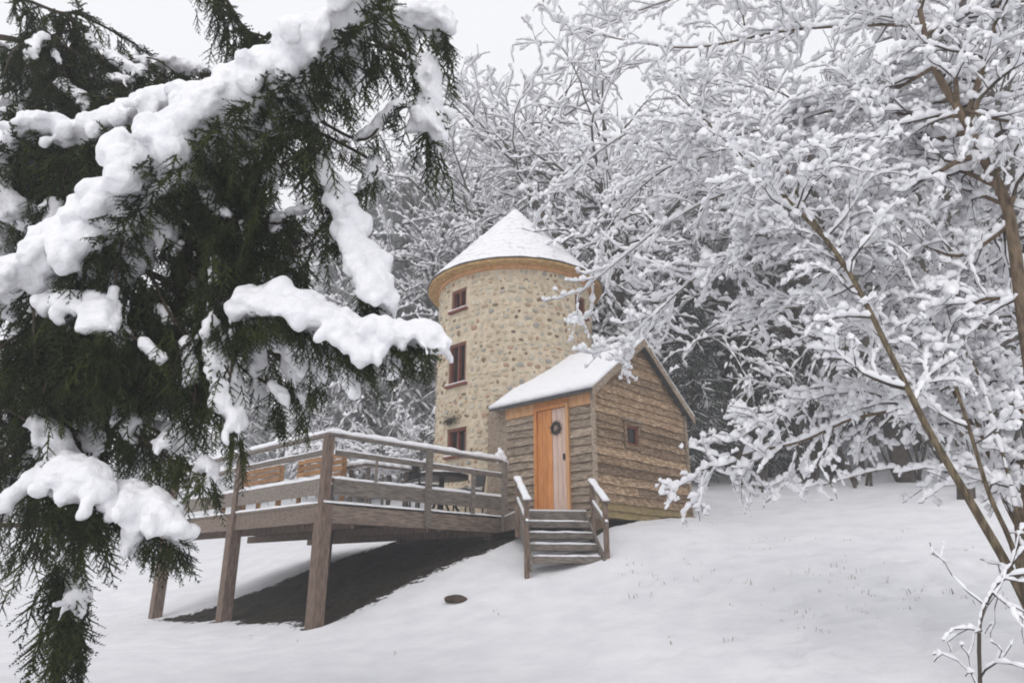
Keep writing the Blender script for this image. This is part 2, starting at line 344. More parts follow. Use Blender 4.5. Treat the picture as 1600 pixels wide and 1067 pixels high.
vis = sorted(stones, key=lambda s_: -(s_[2] * s_[3] * max(.05, math.cos(s_[0] - face)) * (1 if s_[1] > .9 else .1)))
restm = MB(); restc = []
for i, (t, zz, wd, hh) in enumerate(vis):
    dark = rs.random(); c = 4 if dark < .07 else 2 if dark < .14 else rs.choice((0, 0, 1, 3, 3, 5, 6, 7, 0))
    Rm = Matrix(((-math.sin(t), 0, math.cos(t)), (math.cos(t), 0, math.sin(t)), (0, 1, 0))).to_4x4()
    roll = Matrix.Rotation(rs.uniform(-.25, .25) + (math.pi if rs.random() < .5 else 0), 4, 'Z')
    mw = Matrix.Translation((TR * math.cos(t) * .999, TR * math.sin(t) * .999, zz)) @ Rm @ roll @ Matrix.Diagonal((wd, hh, rs.uniform(.016, .042), 1))
    if c == 4: mw = mw @ Matrix.Diagonal((.72, .72, .6, 1))
    me = sm[(rs.randrange(10), c)]
    if i < 300:
        o = obj('stone', me, None, wall); o.matrix_local = mw
    else:
        restm.add([mw @ v.co for v in me.vertices], [tuple(p.vertices) for p in me.polygons]); restc += [c] * len(me.polygons)
o = restm.build('stones', None, wall)
for c in range(8): o.data.materials.append(M['stone%d' % c])
o.data.polygons.foreach_set('material_index', restc); o['kind'] = 'stuff'
# roof: eave ring, soffit, shingle courses, a thin coat of snow
ER = 2.23; AP = EYE + ray(805, 331)[1] * TC.y - tz0 + .05
roof = empty('roof'); roof.parent = tower
def ring(prof, n=64, jit=0.0, seed=0):
    m = MB(); k = len(prof); V = []
    for i in range(n):
        t = 2 * math.pi * i / n
        for j, (r_, z_) in enumerate(prof):
            e = jit * noise.noise(Vector((math.cos(t) * 6, math.sin(t) * 6, z_ * 3 + seed)))
            V.append(((r_ + e) * math.cos(t), (r_ + e) * math.sin(t), z_ + e * .3))
    return m.add(V, [(i * k + j, ((i + 1) % n) * k + j, ((i + 1) % n) * k + (j + 1) % k, i * k + (j + 1) % k) for i in range(n) for j in range(k)])
ring([(TR - .05, H - .02), (ER - .02, H - .02), (ER, H - .02), (ER, H + .05), (ER - .1, H + .09), (TR - .05, H + .09)]).build('eave_board', 'eave', roof)
ring([(TR - .1, H - .11), (TR + .045, H - .11), (TR + .045, H - .021), (TR - .1, H - .021)]).build('wall_plate', 'tan', roof)
nc = 13; slope = (AP - (H + .06))
prof_s = []
for c in range(nc):
    f0, f1 = c / nc, (c + 1) / nc
    prof_s += [(ER * (1 - f0) + .045, H + .055 + slope * f0), (ER * (1 - f0) + .035, H + .085 + slope * f0)]
prof_s += [(.03, AP + .02), (.0, AP + .03)]
m = MB(); n = 72; k = len(prof_s); V = []
for i in range(n):
    t = 2 * math.pi * i / n
    for j, (r_, z_) in enumerate(prof_s):
        e = .022 * noise.noise(Vector((math.cos(t) * r_ * 4, math.sin(t) * r_ * 4, z_ * 5)))
        e = e if r_ > .1 else 0
        V.append(((r_ + e) * math.cos(t), (r_ + e) * math.sin(t), z_ + .5 * e))
m.add(V, [(i * k + j, ((i + 1) % n) * k + j, ((i + 1) % n) * k + j + 1, i * k + j + 1) for i in range(n) for j in range(k - 1)])
m.build('snow', 'thinsnow', roof)
for c in range(nc):                                     # shingle courses under the snow
    f0, f1 = c / nc, (c + 1) / nc
    r0, r1 = ER * (1 - f0) + .0, ER * (1 - f1)
    z0_, z1_ = H + .05 + slope * f0, H + .05 + slope * f1
    ring([(max(r1, .01), z1_), (r0 + .02, z0_ + .005), (r0 + .02, z0_ - .02), (max(r1 - .03, .005), z1_ - .03)], 48).build('shingle_course', 'grey_wood', roof)

# ------------------------------------------------------------------ timber entrance shed
SH = Vector((1.55, 12.95, 0)); SZ = EYE + 1.12
shed = empty('timber_shed', (SH.x, SH.y, SZ), AZ, 'small wooden shed of wavy edged brown boards with snowy gable roof against the tower', 'shed')
GW, DL = 3.42, 2.34                                     # gable width along local x, door wall length along local y
EH = 2.29; RH = 3.56                                    # eave and ridge heights over the sill
zb = -.12
m = MB(); T = .10
m.box(T, GW - T, T, DL + .6, zb, EH - .05)
m.prism([(T, T, EH - .05), (GW - T, T, EH - .05), (GW / 2, T, RH - .16)], (0, DL + .5, 0))
body = m.build('wall', 'clap_grey', shed)
def wavy(L, h, seed, th=.06):
    m = MB(); n = max(3, int(L / .16)); V = []
    for i in range(n + 1):
        x = L * i / n; wz = .026 * noise.noise(Vector((x * 2.3, seed * 7.7, 0))) + .012 * noise.noise(Vector((x * 7, seed, 4)))
        ot = .012 * noise.noise(Vector((x * 1.5, seed, 9)))
        V += [(x, 0, h + .03), (x, -.012, h + .03), (x, -th + ot, wz), (x, 0, wz)]
    m.add(V, [(i * 4 + j, i * 4 + 4 + j, i * 4 + 4 + (j + 1) % 4, i * 4 + (j + 1) % 4) for i in range(n) for j in range(4)] + [(3, 2, 1, 0), (n * 4, n * 4 + 1, n * 4 + 2, n * 4 + 3)])
    return m.mesh('board')
def put_board(x0, x1, z, h, seed, side, mt):
    if x1 - x0 < .06: return
    me = wavy(x1 - x0, h, seed); me.materials.append(M[mt])
    if side == 'gable': obj('board', me, None, body, loc=(x0, T, z))
    else: obj('board', me, None, body, loc=(T, x1, z), rot=(0, 0, -math.pi / 2))      # door wall: runs along -y
rb = random.Random(3); z = zb; k = 0
wx0, wx1, wz0, wz1 = 1.06, 1.50, 1.30, 1.74             # gable window
while z < RH - .2:
    h = rb.uniform(.125, .185); zm = z + h / 2; k += 1
    inset = 0 if zm < EH + .02 else (zm - (EH + .02)) / (RH - EH) * (GW / 2)
    x0, x1 = .07 + inset, GW - .07 - inset
    mt = 'clap_moss' if k <= 2 else 'clap'
    if wz0 - h < z < wz1 - .02:
        put_board(x0, wx0 - .06, z, h, k, 'gable', mt); put_board(wx1 + .06, x1, z, h, k + 50, 'gable', mt)
    elif rb.random() < .3 and x1 - x0 > 1.5:
        xm = rb.uniform(.35, .65) * (x0 + x1); put_board(x0, xm - .004, z, h, k, 'gable', mt); put_board(xm + .004, x1, z, h, k + 90, 'gable', mt)
    else: put_board(x0, x1, z, h, k, 'gable', mt)
    z += h
dy0, dy1, dzt = .72, 1.47, 2.02                          # door opening along local y
z = zb
while z < 1.95:
    h = rb.uniform(.12, .17); k += 1
    put_board(.07, dy0 - .07, z, h, k, 'door', 'clap_grey'); put_board(dy1 + .07, DL, z, h, k + 40, 'door', 'clap_grey')
    z += h
m = MB(); m.box(.03, .10, .04, dy0 - .075, 1.98, EH + .02); m.build('eave_panel', 'tan', shed)
m = MB(); m.box(.03, .10, dy1 + .075, DL, 1.98, EH + .02); m.build('eave_panel', 'tan', shed)
m = MB(); m.box(.025, .10, dy0 - .07, dy1 + .07, dzt + .08, EH + .02); m.build('eave_panel', 'orange', shed)
for (x0, x1, y0, y1) in ((-.012, .055, -.012, .055), (GW - .05, GW + .012, -.012, .05)):
    m = MB(); m.box(x0, x1, y0 + .03, y1 + .03, zb - .03, EH - .02); m.build('corner_post', 'clap_grey', shed)
# door: frame, planks, threshold
door = empty('door'); door.parent = shed
for y0, y1, z0_, z1_ in ((dy0 - .07, dy0, 0, dzt + .07), (dy1, dy1 + .07, 0, dzt + .07), (dy0, dy1, dzt, dzt + .07)):
    m = MB(); m.box(.004, .19, y0, y1, z0_, z1_); m.build('jamb', 'orange' if y0 > 1 or z0_ > 1 else 'tan', door)
cols = ['pale', 'pale', 'pale', 'orange', 'orange', 'orange']; pw = (dy1 - dy0) / 6
for i in range(6):
    m = MB(); m.box(.062 - (.012 if i in (3, 4, 5) else 0), .099, dy0 + i * pw + .003, dy0 + (i + 1) * pw - .003, .02, dzt - .006); m.build('plank', cols[i], door)
m = MB(); m.box(.02, .058, dy0 + .06, dy0 + .085, .98, 1.10); m.build('handle', 'black', door)
m = MB(); m.box(-.05, .12, dy0 - .05, dy1 + .05, -.05, .017); m.build('threshold', 'grey_wood', door)
# gable window
wn_ = empty('window'); wn_.parent = shed
m = MB(); b = .07
for q in ((wx0 - .05, wx0 + b - .05, wz0 - .05, wz1 + .05), (wx1 - b + .05, wx1 + .05, wz0 - .05, wz1 + .05)): m.box(q[0], q[1], .025, .12, q[2], q[3])
m.box(wx0 + b - .05, wx1 - b + .05, .025, .12, wz0 - .05, wz0 + b - .05); m.box(wx0 + b - .05, wx1 - b + .05, .025, .12, wz1 - b + .05, wz1 + .05)
m.build('frame', 'clap', wn_)
m = MB(); m.box(wx0 + .02, wx0 + .07, .05, .11, wz0 + .02, wz1 - .02); m.box(wx1 - .07, wx1 - .02, .05, .11, wz0 + .02, wz1 - .02)
m.box(wx0 + .07, wx1 - .07, .05, .11, wz0 + .02, wz0 + .07); m.box(wx0 + .07, wx1 - .07, .05, .11, wz1 - .07, wz1 - .02)
m.build('sash', 'redframe', wn_)
m = MB(); m.box(wx0 + .05, wx1 - .05, .085, .095, wz0 + .05, wz1 - .05); m.build('pane', 'glass', wn_)
m = MB(); m.box(wx0 - .09, wx1 + .09, -.03, .07, wz1 + .055, wz1 + .10); m.build('lintel', 'clap_grey', wn_)
# roof
roof = empty('roof'); roof.parent = shed
OV = .17; y0r, y1r = -.09, DL + .30
sl_ = (RH - EH) / (GW / 2)
for sx in (-1, 1):
    xe = GW / 2 + sx * (GW / 2 + OV); ze = EH - OV * sl_
    xr = GW / 2; p = [(xe, y0r, ze + .0), (xr, y0r, RH), (xr, y0r, RH + .05), (xe, y0r, ze + .05)]
    MB().prism(p, (0, y1r - y0r, 0)).build('deck_boarding', 'dark_edge', roof)
    p = [(xe - sx * .0, y0r - .025, ze - .10), (xr, y0r - .025, RH - .10), (xr, y0r - .025, RH + .055), (xe, y0r - .025, ze + .055)]
    MB().prism(p, (0, .023, 0)).build('rake_board', 'clap_grey', roof)
    m = MB(); nu, nv = 22, 12; V = []
    for i in range(nu + 1):
        for j in range(nv + 1):
            y = y0r - .01 + (y1r - y0r) * i / nu; s = j / nv
            ee = .02 * noise.noise(Vector((i * .6, j * .6, sx * 3)))
            edge_ = .03 * noise.noise(Vector((i * .9, 7, sx))) if j == 0 else 0
            x = xe + (xr - xe) * s + sx * (edge_ + (.035 if j == 0 else 0)); zz = ze + (RH - ze) * s
            V.append((x, y, zz + .055 + .085 * (1 if 0 < i < nu and j > 0 else .6) + 1.4 * ee))
    n0 = len(V)
    for i in range(nu + 1):
        for j in range(nv + 1):
            y = y0r - .01 + (y1r - y0r) * i / nu; s = j / nv; V.append((xe + (xr - xe) * s, y, ze + (RH - ze) * s + .056))
    st = nv + 1; fs = [(i * st + j, (i + 1) * st + j, (i + 1) * st + j + 1, i * st + j + 1) for i in range(nu) for j in range(nv)]
    fs += [tuple(n0 + q for q in f[::-1]) for f in fs]
    for j in range(nv): fs += [(j, j + 1, n0 + j + 1, n0 + j), (nu * st + j + 1, nu * st + j, n0 + nu * st + j, n0 + nu * st + j + 1)]
    for i in range(nu): fs += [(i * st, n0 + i * st, n0 + (i + 1) * st, (i + 1) * st)]
    m.add(V, fs).build('snow', 'snow', roof, smooth=True)
MB().box(-.02, .06, y0r + .02, y1r, EH - .1, EH - .02).build('eave_board', 'clap_grey', roof)
# stone piers under the shed
for (px_, py_) in ((.25, .3), (GW - .3, .3), (GW / 2, .3), (.25, 1.9)):
    MB().box(px_ - .14, px_ + .14, py_ - .14, py_ + .14, -1.6, zb - .004).build('pier', 'stone2', shed)

# wreath hanging on the door
wc = SH + A * .028 + B * (dy0 + .26) + Vector((0, 0, SZ + 1.62))
wr = empty('wreath', wc, AZ, 'dark evergreen wreath hanging on the orange and pale door', 'wreath')
m = MB(); n = 20
for i in range(n):
    t = 2 * math.pi * i / n
    for q in range(9):
        t2 = t + random.uniform(-.2, .2); r_ = .10 + random.uniform(-.03, .03)
        c = Vector((random.uniform(-.03, .03), math.cos(t2) * r_, math.sin(t2) * r_)); d = Vector((random.uniform(-.6, .1), random.uniform(-1, 1), random.uniform(-1, 1))).normalized() * .05
        s_ = d.cross(Vector((1, .3, .2))).normalized() * .008; m.add([c - s_, c + s_, c + d], [(0, 1, 2)])
m.build('foliage', 'wreath', wr, fix=False)
MB().tube([(0, math.cos(i * .314) * .10, math.sin(i * .314) * .10) for i in range(21)], .026, 6).build('ring', 'wreath', wr)

# ------------------------------------------------------------------ the raised deck
deck = empty('raised_deck', (C0.x, C0.y, DZ), AZ, 'raised weathered wooden deck on posts with snow lined railing beside the tower', 'deck')
DA, DB = 4.02, 6.6
for b in (0.02, 2.95, 5.95):                             # big posts of the left edge, down to the ground
    p = W(.0, b); zg = gz(p.x, p.y)
    MB().box(-.10, .10, b - .10, b + .10, zg - DZ - .25, -.02).box(-.075, .06, b - .065, b + .065, -.02, 1.064).build('post', 'post_wood', deck)
    if b > .1: pass
for a, b in ((3.9, .25), (3.9, 3.0), (2.0, 3.0)):
    p = W(a, b); zg = gz(p.x, p.y); MB().box(a - .08, a + .08, b - .08, b + .08, min(zg - DZ - .2, -.5), -.215).build('post', 'post_wood', deck)
MB().box(.105, DA, -.045, -.002, -.30, -.035).build('fascia_board', 'fascia_wood', deck)      # front
MB().box(-.045, -.002, .125, 2.84, -.30, -.035).build('fascia_board', 'fascia_wood', deck)
MB().box(-.045, -.002, 3.06, 5.84, -.30, -.035).build('fascia_board', 'fascia_wood', deck)
MB().box(-.045, -.002, 6.06, DB, -.30, -.035).build('fascia_board', 'fascia_wood', deck)
for i in range(11):
    b = .10 + i * .6; MB().box(.0 if i % 5 else .105, DA, b + .04, b + .09, -.21, -.032).build('joist', 'fascia_wood', deck)
for a in (.5, 2.1, 3.7): MB().box(a, a + .09, .02, DB - .03, -.36, -.212).build('beam', 'post_wood', deck)
npk = 27
for i in range(npk):
    a0 = .105 + i * (DA - .105) / npk; me = MB().box(a0, a0 + (DA - .105) / npk - .008, .0, DB, -.03, 0); me.build('plank', 'grey_wood', deck)
MB().box(-.06, .100, .125, 2.84, -.033, 0).build('edge_plank', 'grey_wood', deck)
MB().box(-.06, .100, 3.06, 5.84, -.033, 0).build('edge_plank', 'grey_wood', deck)
# landing before the shed door
def loc3(x, y): return loc_ab(x, y)
ST = Vector((.13, 12.70, 0)); SDIR = Vector((math.sin(R(172)), math.cos(R(172)), 0)); TDIR = Vector((SDIR.y, -SDIR.x, 0)) * -1
if TDIR.x < 0: TDIR = -TDIR
SW = 1.23
e1, e2 = loc3(*ST.xy), loc3(*(ST + TDIR * SW).xy)
poly = [(DA + .005, .9), (DA + .005, -.0), (e1[0], e1[1]), (e2[0], e2[1]), (4.33, -1.25), (4.33, .9)]
MB().prism([(x, y, -.033) for x, y in poly], (0, 0, .033)).build('landing', 'grey_wood', deck)
MB().prism([(x, y, .002) for x, y in [(poly[0][0] + .01, .8), poly[1], (e1[0] + .01, e1[1] + .02), (e2[0], e2[1] + .03), (4.31, -1.2), (4.31, .8)]], (0, 0, .025)).build('snow', 'thinsnow', deck)
MB().bar((DA + .01, -.03, -.16), (e1[0] + .01, e1[1] + .03, -.16), .045, .25).build('fascia_board', 'fascia_wood', deck)
# railing
def rail(p0, p1, z, w, h, mt='grey_wood', snow=.05, seed=1):
    p0, p1 = Vector((*p0, z)), Vector((*p1, z)); MB().bar(p0, p1, w, h).build('rail', mt, deck)
    if snow:
        up = Vector((0, 0, h / 2 + .001)); snow_strip(p0 + up, p1 + up, w * 1.04, snow, seed).build('snow', 'snow', deck, smooth=True)
rail((-.08, -.01), (DA + .02, -.01), 1.085, .13, .04, snow=.085, seed=1)
rail((-.01, .07), (-.01, DB), 1.085, .13, .04, snow=.085, seed=2)
rail((.105, -.03), (DA, -.03), .80, .035, .085, snow=.026, seed=3)
rail((-.03, .125), (-.03, 2.84), .80, .035, .085, snow=.026, seed=4); rail((-.03, 3.06), (-.03, 5.84), .80, .035, .085, snow=.026, seed=5)
rail((.105, -.03), (DA, -.03), .26, .04, .25, snow=.05, seed=6)
rail((-.03, .125), (-.03, 2.84), .26, .04, .25, snow=.05, seed=7); rail((-.03, 3.06), (-.03, 5.84), .26, .04, .25, snow=.05, seed=8)
for a in (2.02, DA - .05): MB().box(a - .045, a + .045, -.142, -.052, -.28, 1.064).build('rail_post', 'grey_wood', deck)
MB().box(3.1, 3.17, -.10, -.05, .02, .80).build('rail_post', 'grey_wood', deck)
for a in (.9,):
    MB().box(a - .02, a + .02, -.075, -.05, .39, .76).build('spindle', 'grey_wood', deck)
# snow lying on the deck
m = MB(); n1, n2 = 28, 44; V = []
for i in range(n1 + 1):
    for j in range(n2 + 1):
        a = -.055 + (DA + .07) * i / n1; b = -.055 + (DB + .05) * j / n2
        ed = i in (0, n1) or j in (0, n2)
        a += (.02 * noise.noise(Vector((j * .8, 2, 1))) if ed else 0); b += (.02 * noise.noise(Vector((i * .8, 5, 1))) if ed else 0)
        V.append((a, b, .05 * (.55 if ed else 1) + .022 * noise.noise(Vector((a * 2.5, b * 2.5, 2))) + .004))
n0 = len(V); V += [(x, y, .003) for x, y, z in V]; st = n2 + 1
fs = [(i * st + j, (i + 1) * st + j, (i + 1) * st + j + 1, i * st + j + 1) for i in range(n1) for j in range(n2)]
for i in range(n1): fs += [(i * st, n0 + i * st, n0 + (i + 1) * st, (i + 1) * st), (i * st + n2, (i + 1) * st + n2, n0 + (i + 1) * st + n2, n0 + i * st + n2)]
for j in range(n2): fs += [(j, j + 1, n0 + j + 1, n0 + j), (n1 * st + j, n0 + n1 * st + j, n0 + n1 * st + j + 1, n1 * st + j + 1)]
m.add(V, fs).build('snow', 'snow', deck, smooth=True)
# snow caught on the top rail's end post (a mound)
def ico(c, r, sub=2):
    bm = bmesh.new(); bmesh.ops.create_icosphere(bm, subdivisions=sub, radius=1)
    vs_ = [(v.co.x * r[0] + c[0], v.co.y * r[1] + c[1], v.co.z * r[2] + c[2]) for v in bm.verts]; fs_ = [tuple(v.index for v in f.verts) for f in bm.faces]; bm.free(); return vs_, fs_
def blob(name, balls, vox, parent, m='snow', lump=.012, lf=11, sub=1):
    """one body of snow grown from overlapping balls (centre, radii)"""
    mb = MB()
    for c, r in balls: mb.add(*ico(c, r if hasattr(r, '__len__') else (r, r, r), sub))
    me = mb.mesh(name); o = bpy.data.objects.new(name, me); C.objects.link(o)
    md = o.modifiers.new('r', 'REMESH'); md.mode = 'VOXEL'; md.voxel_size = vox
    ms = o.modifiers.new('s', 'SMOOTH'); ms.iterations = 3; ms.factor = .5
    dg = bpy.context.evaluated_depsgraph_get(); new = bpy.data.meshes.new_from_object(o.evaluated_get(dg)); bpy.data.objects.remove(o); bpy.data.meshes.remove(me)
    nv = len(new.vertices); co = np.empty(nv * 3, np.float32); new.vertices.foreach_get('co', co); co = co.reshape(-1, 3)
    no = np.empty(nv * 3, np.float32); new.vertices.foreach_get('normal', no); no = no.reshape(-1, 3)
    amp = np.array([lump * noise.noise(Vector(map(float, p)) * lf) + lump * .55 * noise.noise(Vector(map(float, p)) * lf * 2.7) for p in co], np.float32)
    new.vertices.foreach_set('co', (co + no * amp[:, None]).ravel()); new.update(); new.materials.clear()
    new.name = name
    return obj(name, new, m, parent, smooth=True)
# ------------------------------------------------------------------ steps up to the door
GS = gz(.75, 11.9); RISE = (DZ - GS - .02) / 5; RUN = .25
steps = empty('wooden_steps', (ST.x, ST.y, DZ), math.atan2(TDIR.y, TDIR.x), 'five open wooden steps with snow topped handrails climbing to the shed door', 'steps')
for i in range(1, 5):
    z = -RISE * i; y = -RUN * i
    MB().box(.045, SW - .045, y - .02, y + RUN + .01, z - .10, z).build('tread', 'grey_wood', steps)
    snow_strip((.06, y + .075, z + .001), (SW - .06, y + .075, z + .001), .19, .032, 20 + i).build('snow', 'thinsnow', steps, smooth=True)
MB().box(.045, SW - .045, -.0, .02, -.16, -.034).build('riser', 'grey_wood', steps)
for x in (.0, SW - .04):
    MB().prism([(x, .03, -.04), (x, .03, -.30), (x, -RUN * 4.1, -RISE * 5.2), (x, -RUN * 4.5, -RISE * 5.0), (x, -RUN * 4.4, -RISE * 4.0)], (.04, 0, 0)).build('stringer', 'grey_wood', steps)
    sx = x - .075 if x < .5 else x + .045
    yb = -RUN * 4.1; zt = -RISE * 4.0 + .80
    MB().box(sx, sx + .075, yb - .04, yb + .04, -RISE * 5.0 - .2, zt + .06).build('post', 'post_wood', steps)
    ytop = -.02
    if x < .5: MB().box(sx, sx + .085, ytop - .04, ytop + .04, -.45, .53).build('post', 'post_wood', steps)
    else: MB().box(sx, sx + .075, -.9 * RUN - .04, -.9 * RUN + .04, -1.0, .40).build('post', 'post_wood', steps)
    p0 = Vector((sx + .037, (.03 if x < .5 else -.6 * RUN), .56 if x < .5 else .52)); p1 = Vector((sx + .037, yb - .09, zt + .05))
    MB().bar(p0, p1, .12, .04).build('handrail', 'grey_wood', steps)
    up = Vector((0, 0, .024)); snow_strip(p0 + up, p1 + up, .125, .05, 31).build('snow', 'snow', steps, smooth=True)
    q0 = p0 - Vector((0, 0, .36)); q1 = p1 - Vector((0, 0, .36)); MB().bar(q0, q1, .035, .09).build('rail', 'grey_wood', steps)
    snow_strip(q0 + Vector((0, 0, .048)), q1 + Vector((0, 0, .048)), .05, .03, 33).build('snow', 'snow', steps, smooth=True)
blob('snow', [((DA - .03, -.03, 1.14), .10), ((DA - .12, -.0, 1.20), .09), ((DA - .05, -.02, 1.26), .07), ((DA - .16, 0, 1.13), .09), ((DA - .1, 0, 1.33), .05), ((DA + .03, -.05, 1.05), .07), ((DA + .05, -.06, .96), .05)], .02, deck)

# ------------------------------------------------------------------ furniture on the deck
def bench(a, b, rz, label, L=1.5, mt='bench'):
    p = W(a, b, DZ + .055); e = empty('garden_bench', p, AZ + rz, label, 'bench')
    for x in (-L / 2, L / 2 - .07):
        for y in (-.22, .20): MB().box(x, x + .07, y, y + .06, -.05, .43 if y < 0 else .92).build('leg', mt, e)
    for i in range(4): MB().box(-L / 2, L / 2, -.22 + i * .11, -.13 + i * .11, .43, .46).build('seat_slat', mt, e)
    for i in range(4): MB().box(-L / 2 + .0, L / 2, .165, .195, .50 + i * .115, .585 + i * .115).build('back_slat', mt, e)
    snow_strip((-L / 2, -.04, .462), (L / 2, -.04, .462), .42, .06, 40).build('snow', 'snow', e, smooth=True)
    snow_strip((-L / 2, .20, .925), (L / 2, .20, .925), .07, .035, 41).build('snow', 'snow', e, smooth=True)
    return e
bench(.62, 1.55, R(-90), 'orange brown slatted bench on the deck close to the railing corner')
bench(.62, 3.7, R(-90), 'orange brown slatted bench on the deck half hidden by spruce twigs')
t = empty('picnic_table', W(1.55, .75, DZ + .055), AZ, 'wooden table under a thick cap of snow near the deck corner', 'table')
for i in range(5): MB().box(-.55, .55, -.35 + i * .14, -.225 + i * .14, .68, .72).build('board', 'grey_wood', t)
for x in (-.45, .39):
    for y in (-.28, .22): MB().box(x, x + .06, y, y + .06, -.05, .68).build('leg', 'grey_wood', t)
blob('snow', [((x, y, .74), (.17, .16, .10)) for x in (-.42, -.2, 0, .2, .42) for y in (-.22, 0, .2)], .03, t, lump=.015, lf=5)
t = empty('metal_table', W(2.95, .62, DZ + .055), AZ, 'round black metal garden table with snow on top in front of the tower', 'table')
MB().tube([(0, 0, .64), (0, 0, .72)], .52, 28).build('top', 'black', t)
MB().tube([(0, 0, -.05), (0, 0, .64)], .05, 10).build('stem', 'black', t)
for k in range(4):
    c, s = math.cos(k * math.pi / 2 + .4), math.sin(k * math.pi / 2 + .4)
    MB().tube([(c * .05, s * .05, .30), (c * .3, s * .3, .12), (c * .42, s * .42, -.05)], .025, 8).build('leg', 'black', t)
blob('snow', [((.3 * math.cos(q), .3 * math.sin(q), .725), (.19, .19, .055)) for q in np.arange(0, 6.2, .6)] + [((0, 0, .73), (.25, .25, .07))], .025, t, lump=.01, lf=6)
def chair(a, b, rz, label):
    e = empty('garden_chair', W(a, b, DZ + .055), AZ + rz, label, 'chair', )
    for x in (-.22, .22):
        MB().tube([(x, -.2, -.05), (x, -.2, .44)], .018, 6).build('leg', 'black', e); MB().tube([(x, .2, -.05), (x, .2, .44), (x, .27, .86)], .018, 6).build('leg', 'black', e)
    MB().box(-.24, .24, -.22, .22, .44, .46).build('seat', 'black', e)
    MB().prism([(-.2, .225, .55), (.2, .225, .55), (.2, .275, .84), (-.2, .275, .84)], (0, .02, 0)).build('backrest', 'black', e)
    snow_strip((-.22, 0, .461), (.22, 0, .461), .4, .07, 44).build('snow', 'snow', e, smooth=True)
chair(2.35, .45, R(80), 'black garden chair beside the round table, on the side of the snowy wooden table')
chair(3.55, .5, R(-100), 'black garden chair beside the round table, on the side of the steps')
# sprig over the low tower window
th, zz = ang_for(707, 657); c = TC + Vector((math.cos(th), math.sin(th), 0)) * (TR + .03) + Vector((0, 0, zz + tz0))
sp = MB(); rs = random.Random(9)
for i in range(150):
    p = Vector((rs.gauss(0, .14), rs.uniform(-.09, .01), rs.gauss(0, .06))); d = Vector((rs.uniform(-1, 1), rs.uniform(-.5, 0), rs.uniform(-.9, .4))).normalized() * .09
    s_ = d.cross(Vector((.2, 1, .1))).normalized() * .012; sp.add([p - s_, p + s_, p + d], [(0, 1, 2)])
sp.tube([(-.2, -.02, .0), (0, -.03, .02), (.2, -.02, -.02)], .012, 5)
o = sp.build('evergreen_sprig', 'wreath', fix=False); o.location = c; o.rotation_euler = (0, 0, th + math.pi / 2)
tag(o, 'dark evergreen sprig fixed above the lowest tower window', 'sprig')
# dark stone on the snow
p = None
a_, b_ = ray(714, 938)
for d in np.arange(6, 14, .02):
    if EYE + b_ * d < gz(a_ * d, d): p = Vector((a_ * d, d, gz(a_ * d, d))); break
mb = MB(); v_, f_ = ico((0, 0, 0), (.18, .13, .07), 3)
v_ = [tuple(Vector(q) * (1 + .25 * noise.noise(Vector(q) * 9))) for q in v_]; mb.add(v_, f_)
o = mb.build('stone', 'rock', smooth=True); o.location = p + Vector((0, 0, .015)); tag(o, 'flat dark brown stone lying bare on the snow below the deck', 'stone')

# ------------------------------------------------------------------ snowy bare trees: segments -> wood and snow meshes
def frames(d):
    z = np.array([0, 0, 1.0]); s = np.cross(d, z); l = np.linalg.norm(s, axis=1, keepdims=True)
    s = np.where(l < 1e-3, np.array([[1.0, 0, 0]]), s / np.maximum(l, 1e-6)); return s, np.cross(s, d)
def wood_mesh(name, S, n=3):
    S = np.asarray(S, float); p0, p1, r0, r1 = S[:, 0:3], S[:, 3:6], S[:, 6:7], S[:, 7:8]
    d = p1 - p0; d /= np.maximum(np.linalg.norm(d, axis=1, keepdims=True), 1e-6); s, u = frames(d); V = []
    for p, r in ((p0 - d * r0 * .3, r0), (p1 + d * r1 * .3, r1)):
        for k in range(n):
            a = 2 * math.pi * k / n + .5; V.append(p + r * (s * math.cos(a) + u * math.sin(a)))
    V = np.stack(V, 1).reshape(-1, 3); base = np.arange(len(S))[:, None] * 2 * n
    Fq = np.concatenate([base + np.array([[k, (k + 1) % n, n + (k + 1) % n, n + k]]) for k in range(n)], 0)
    return np_mesh(name, V, Fq)
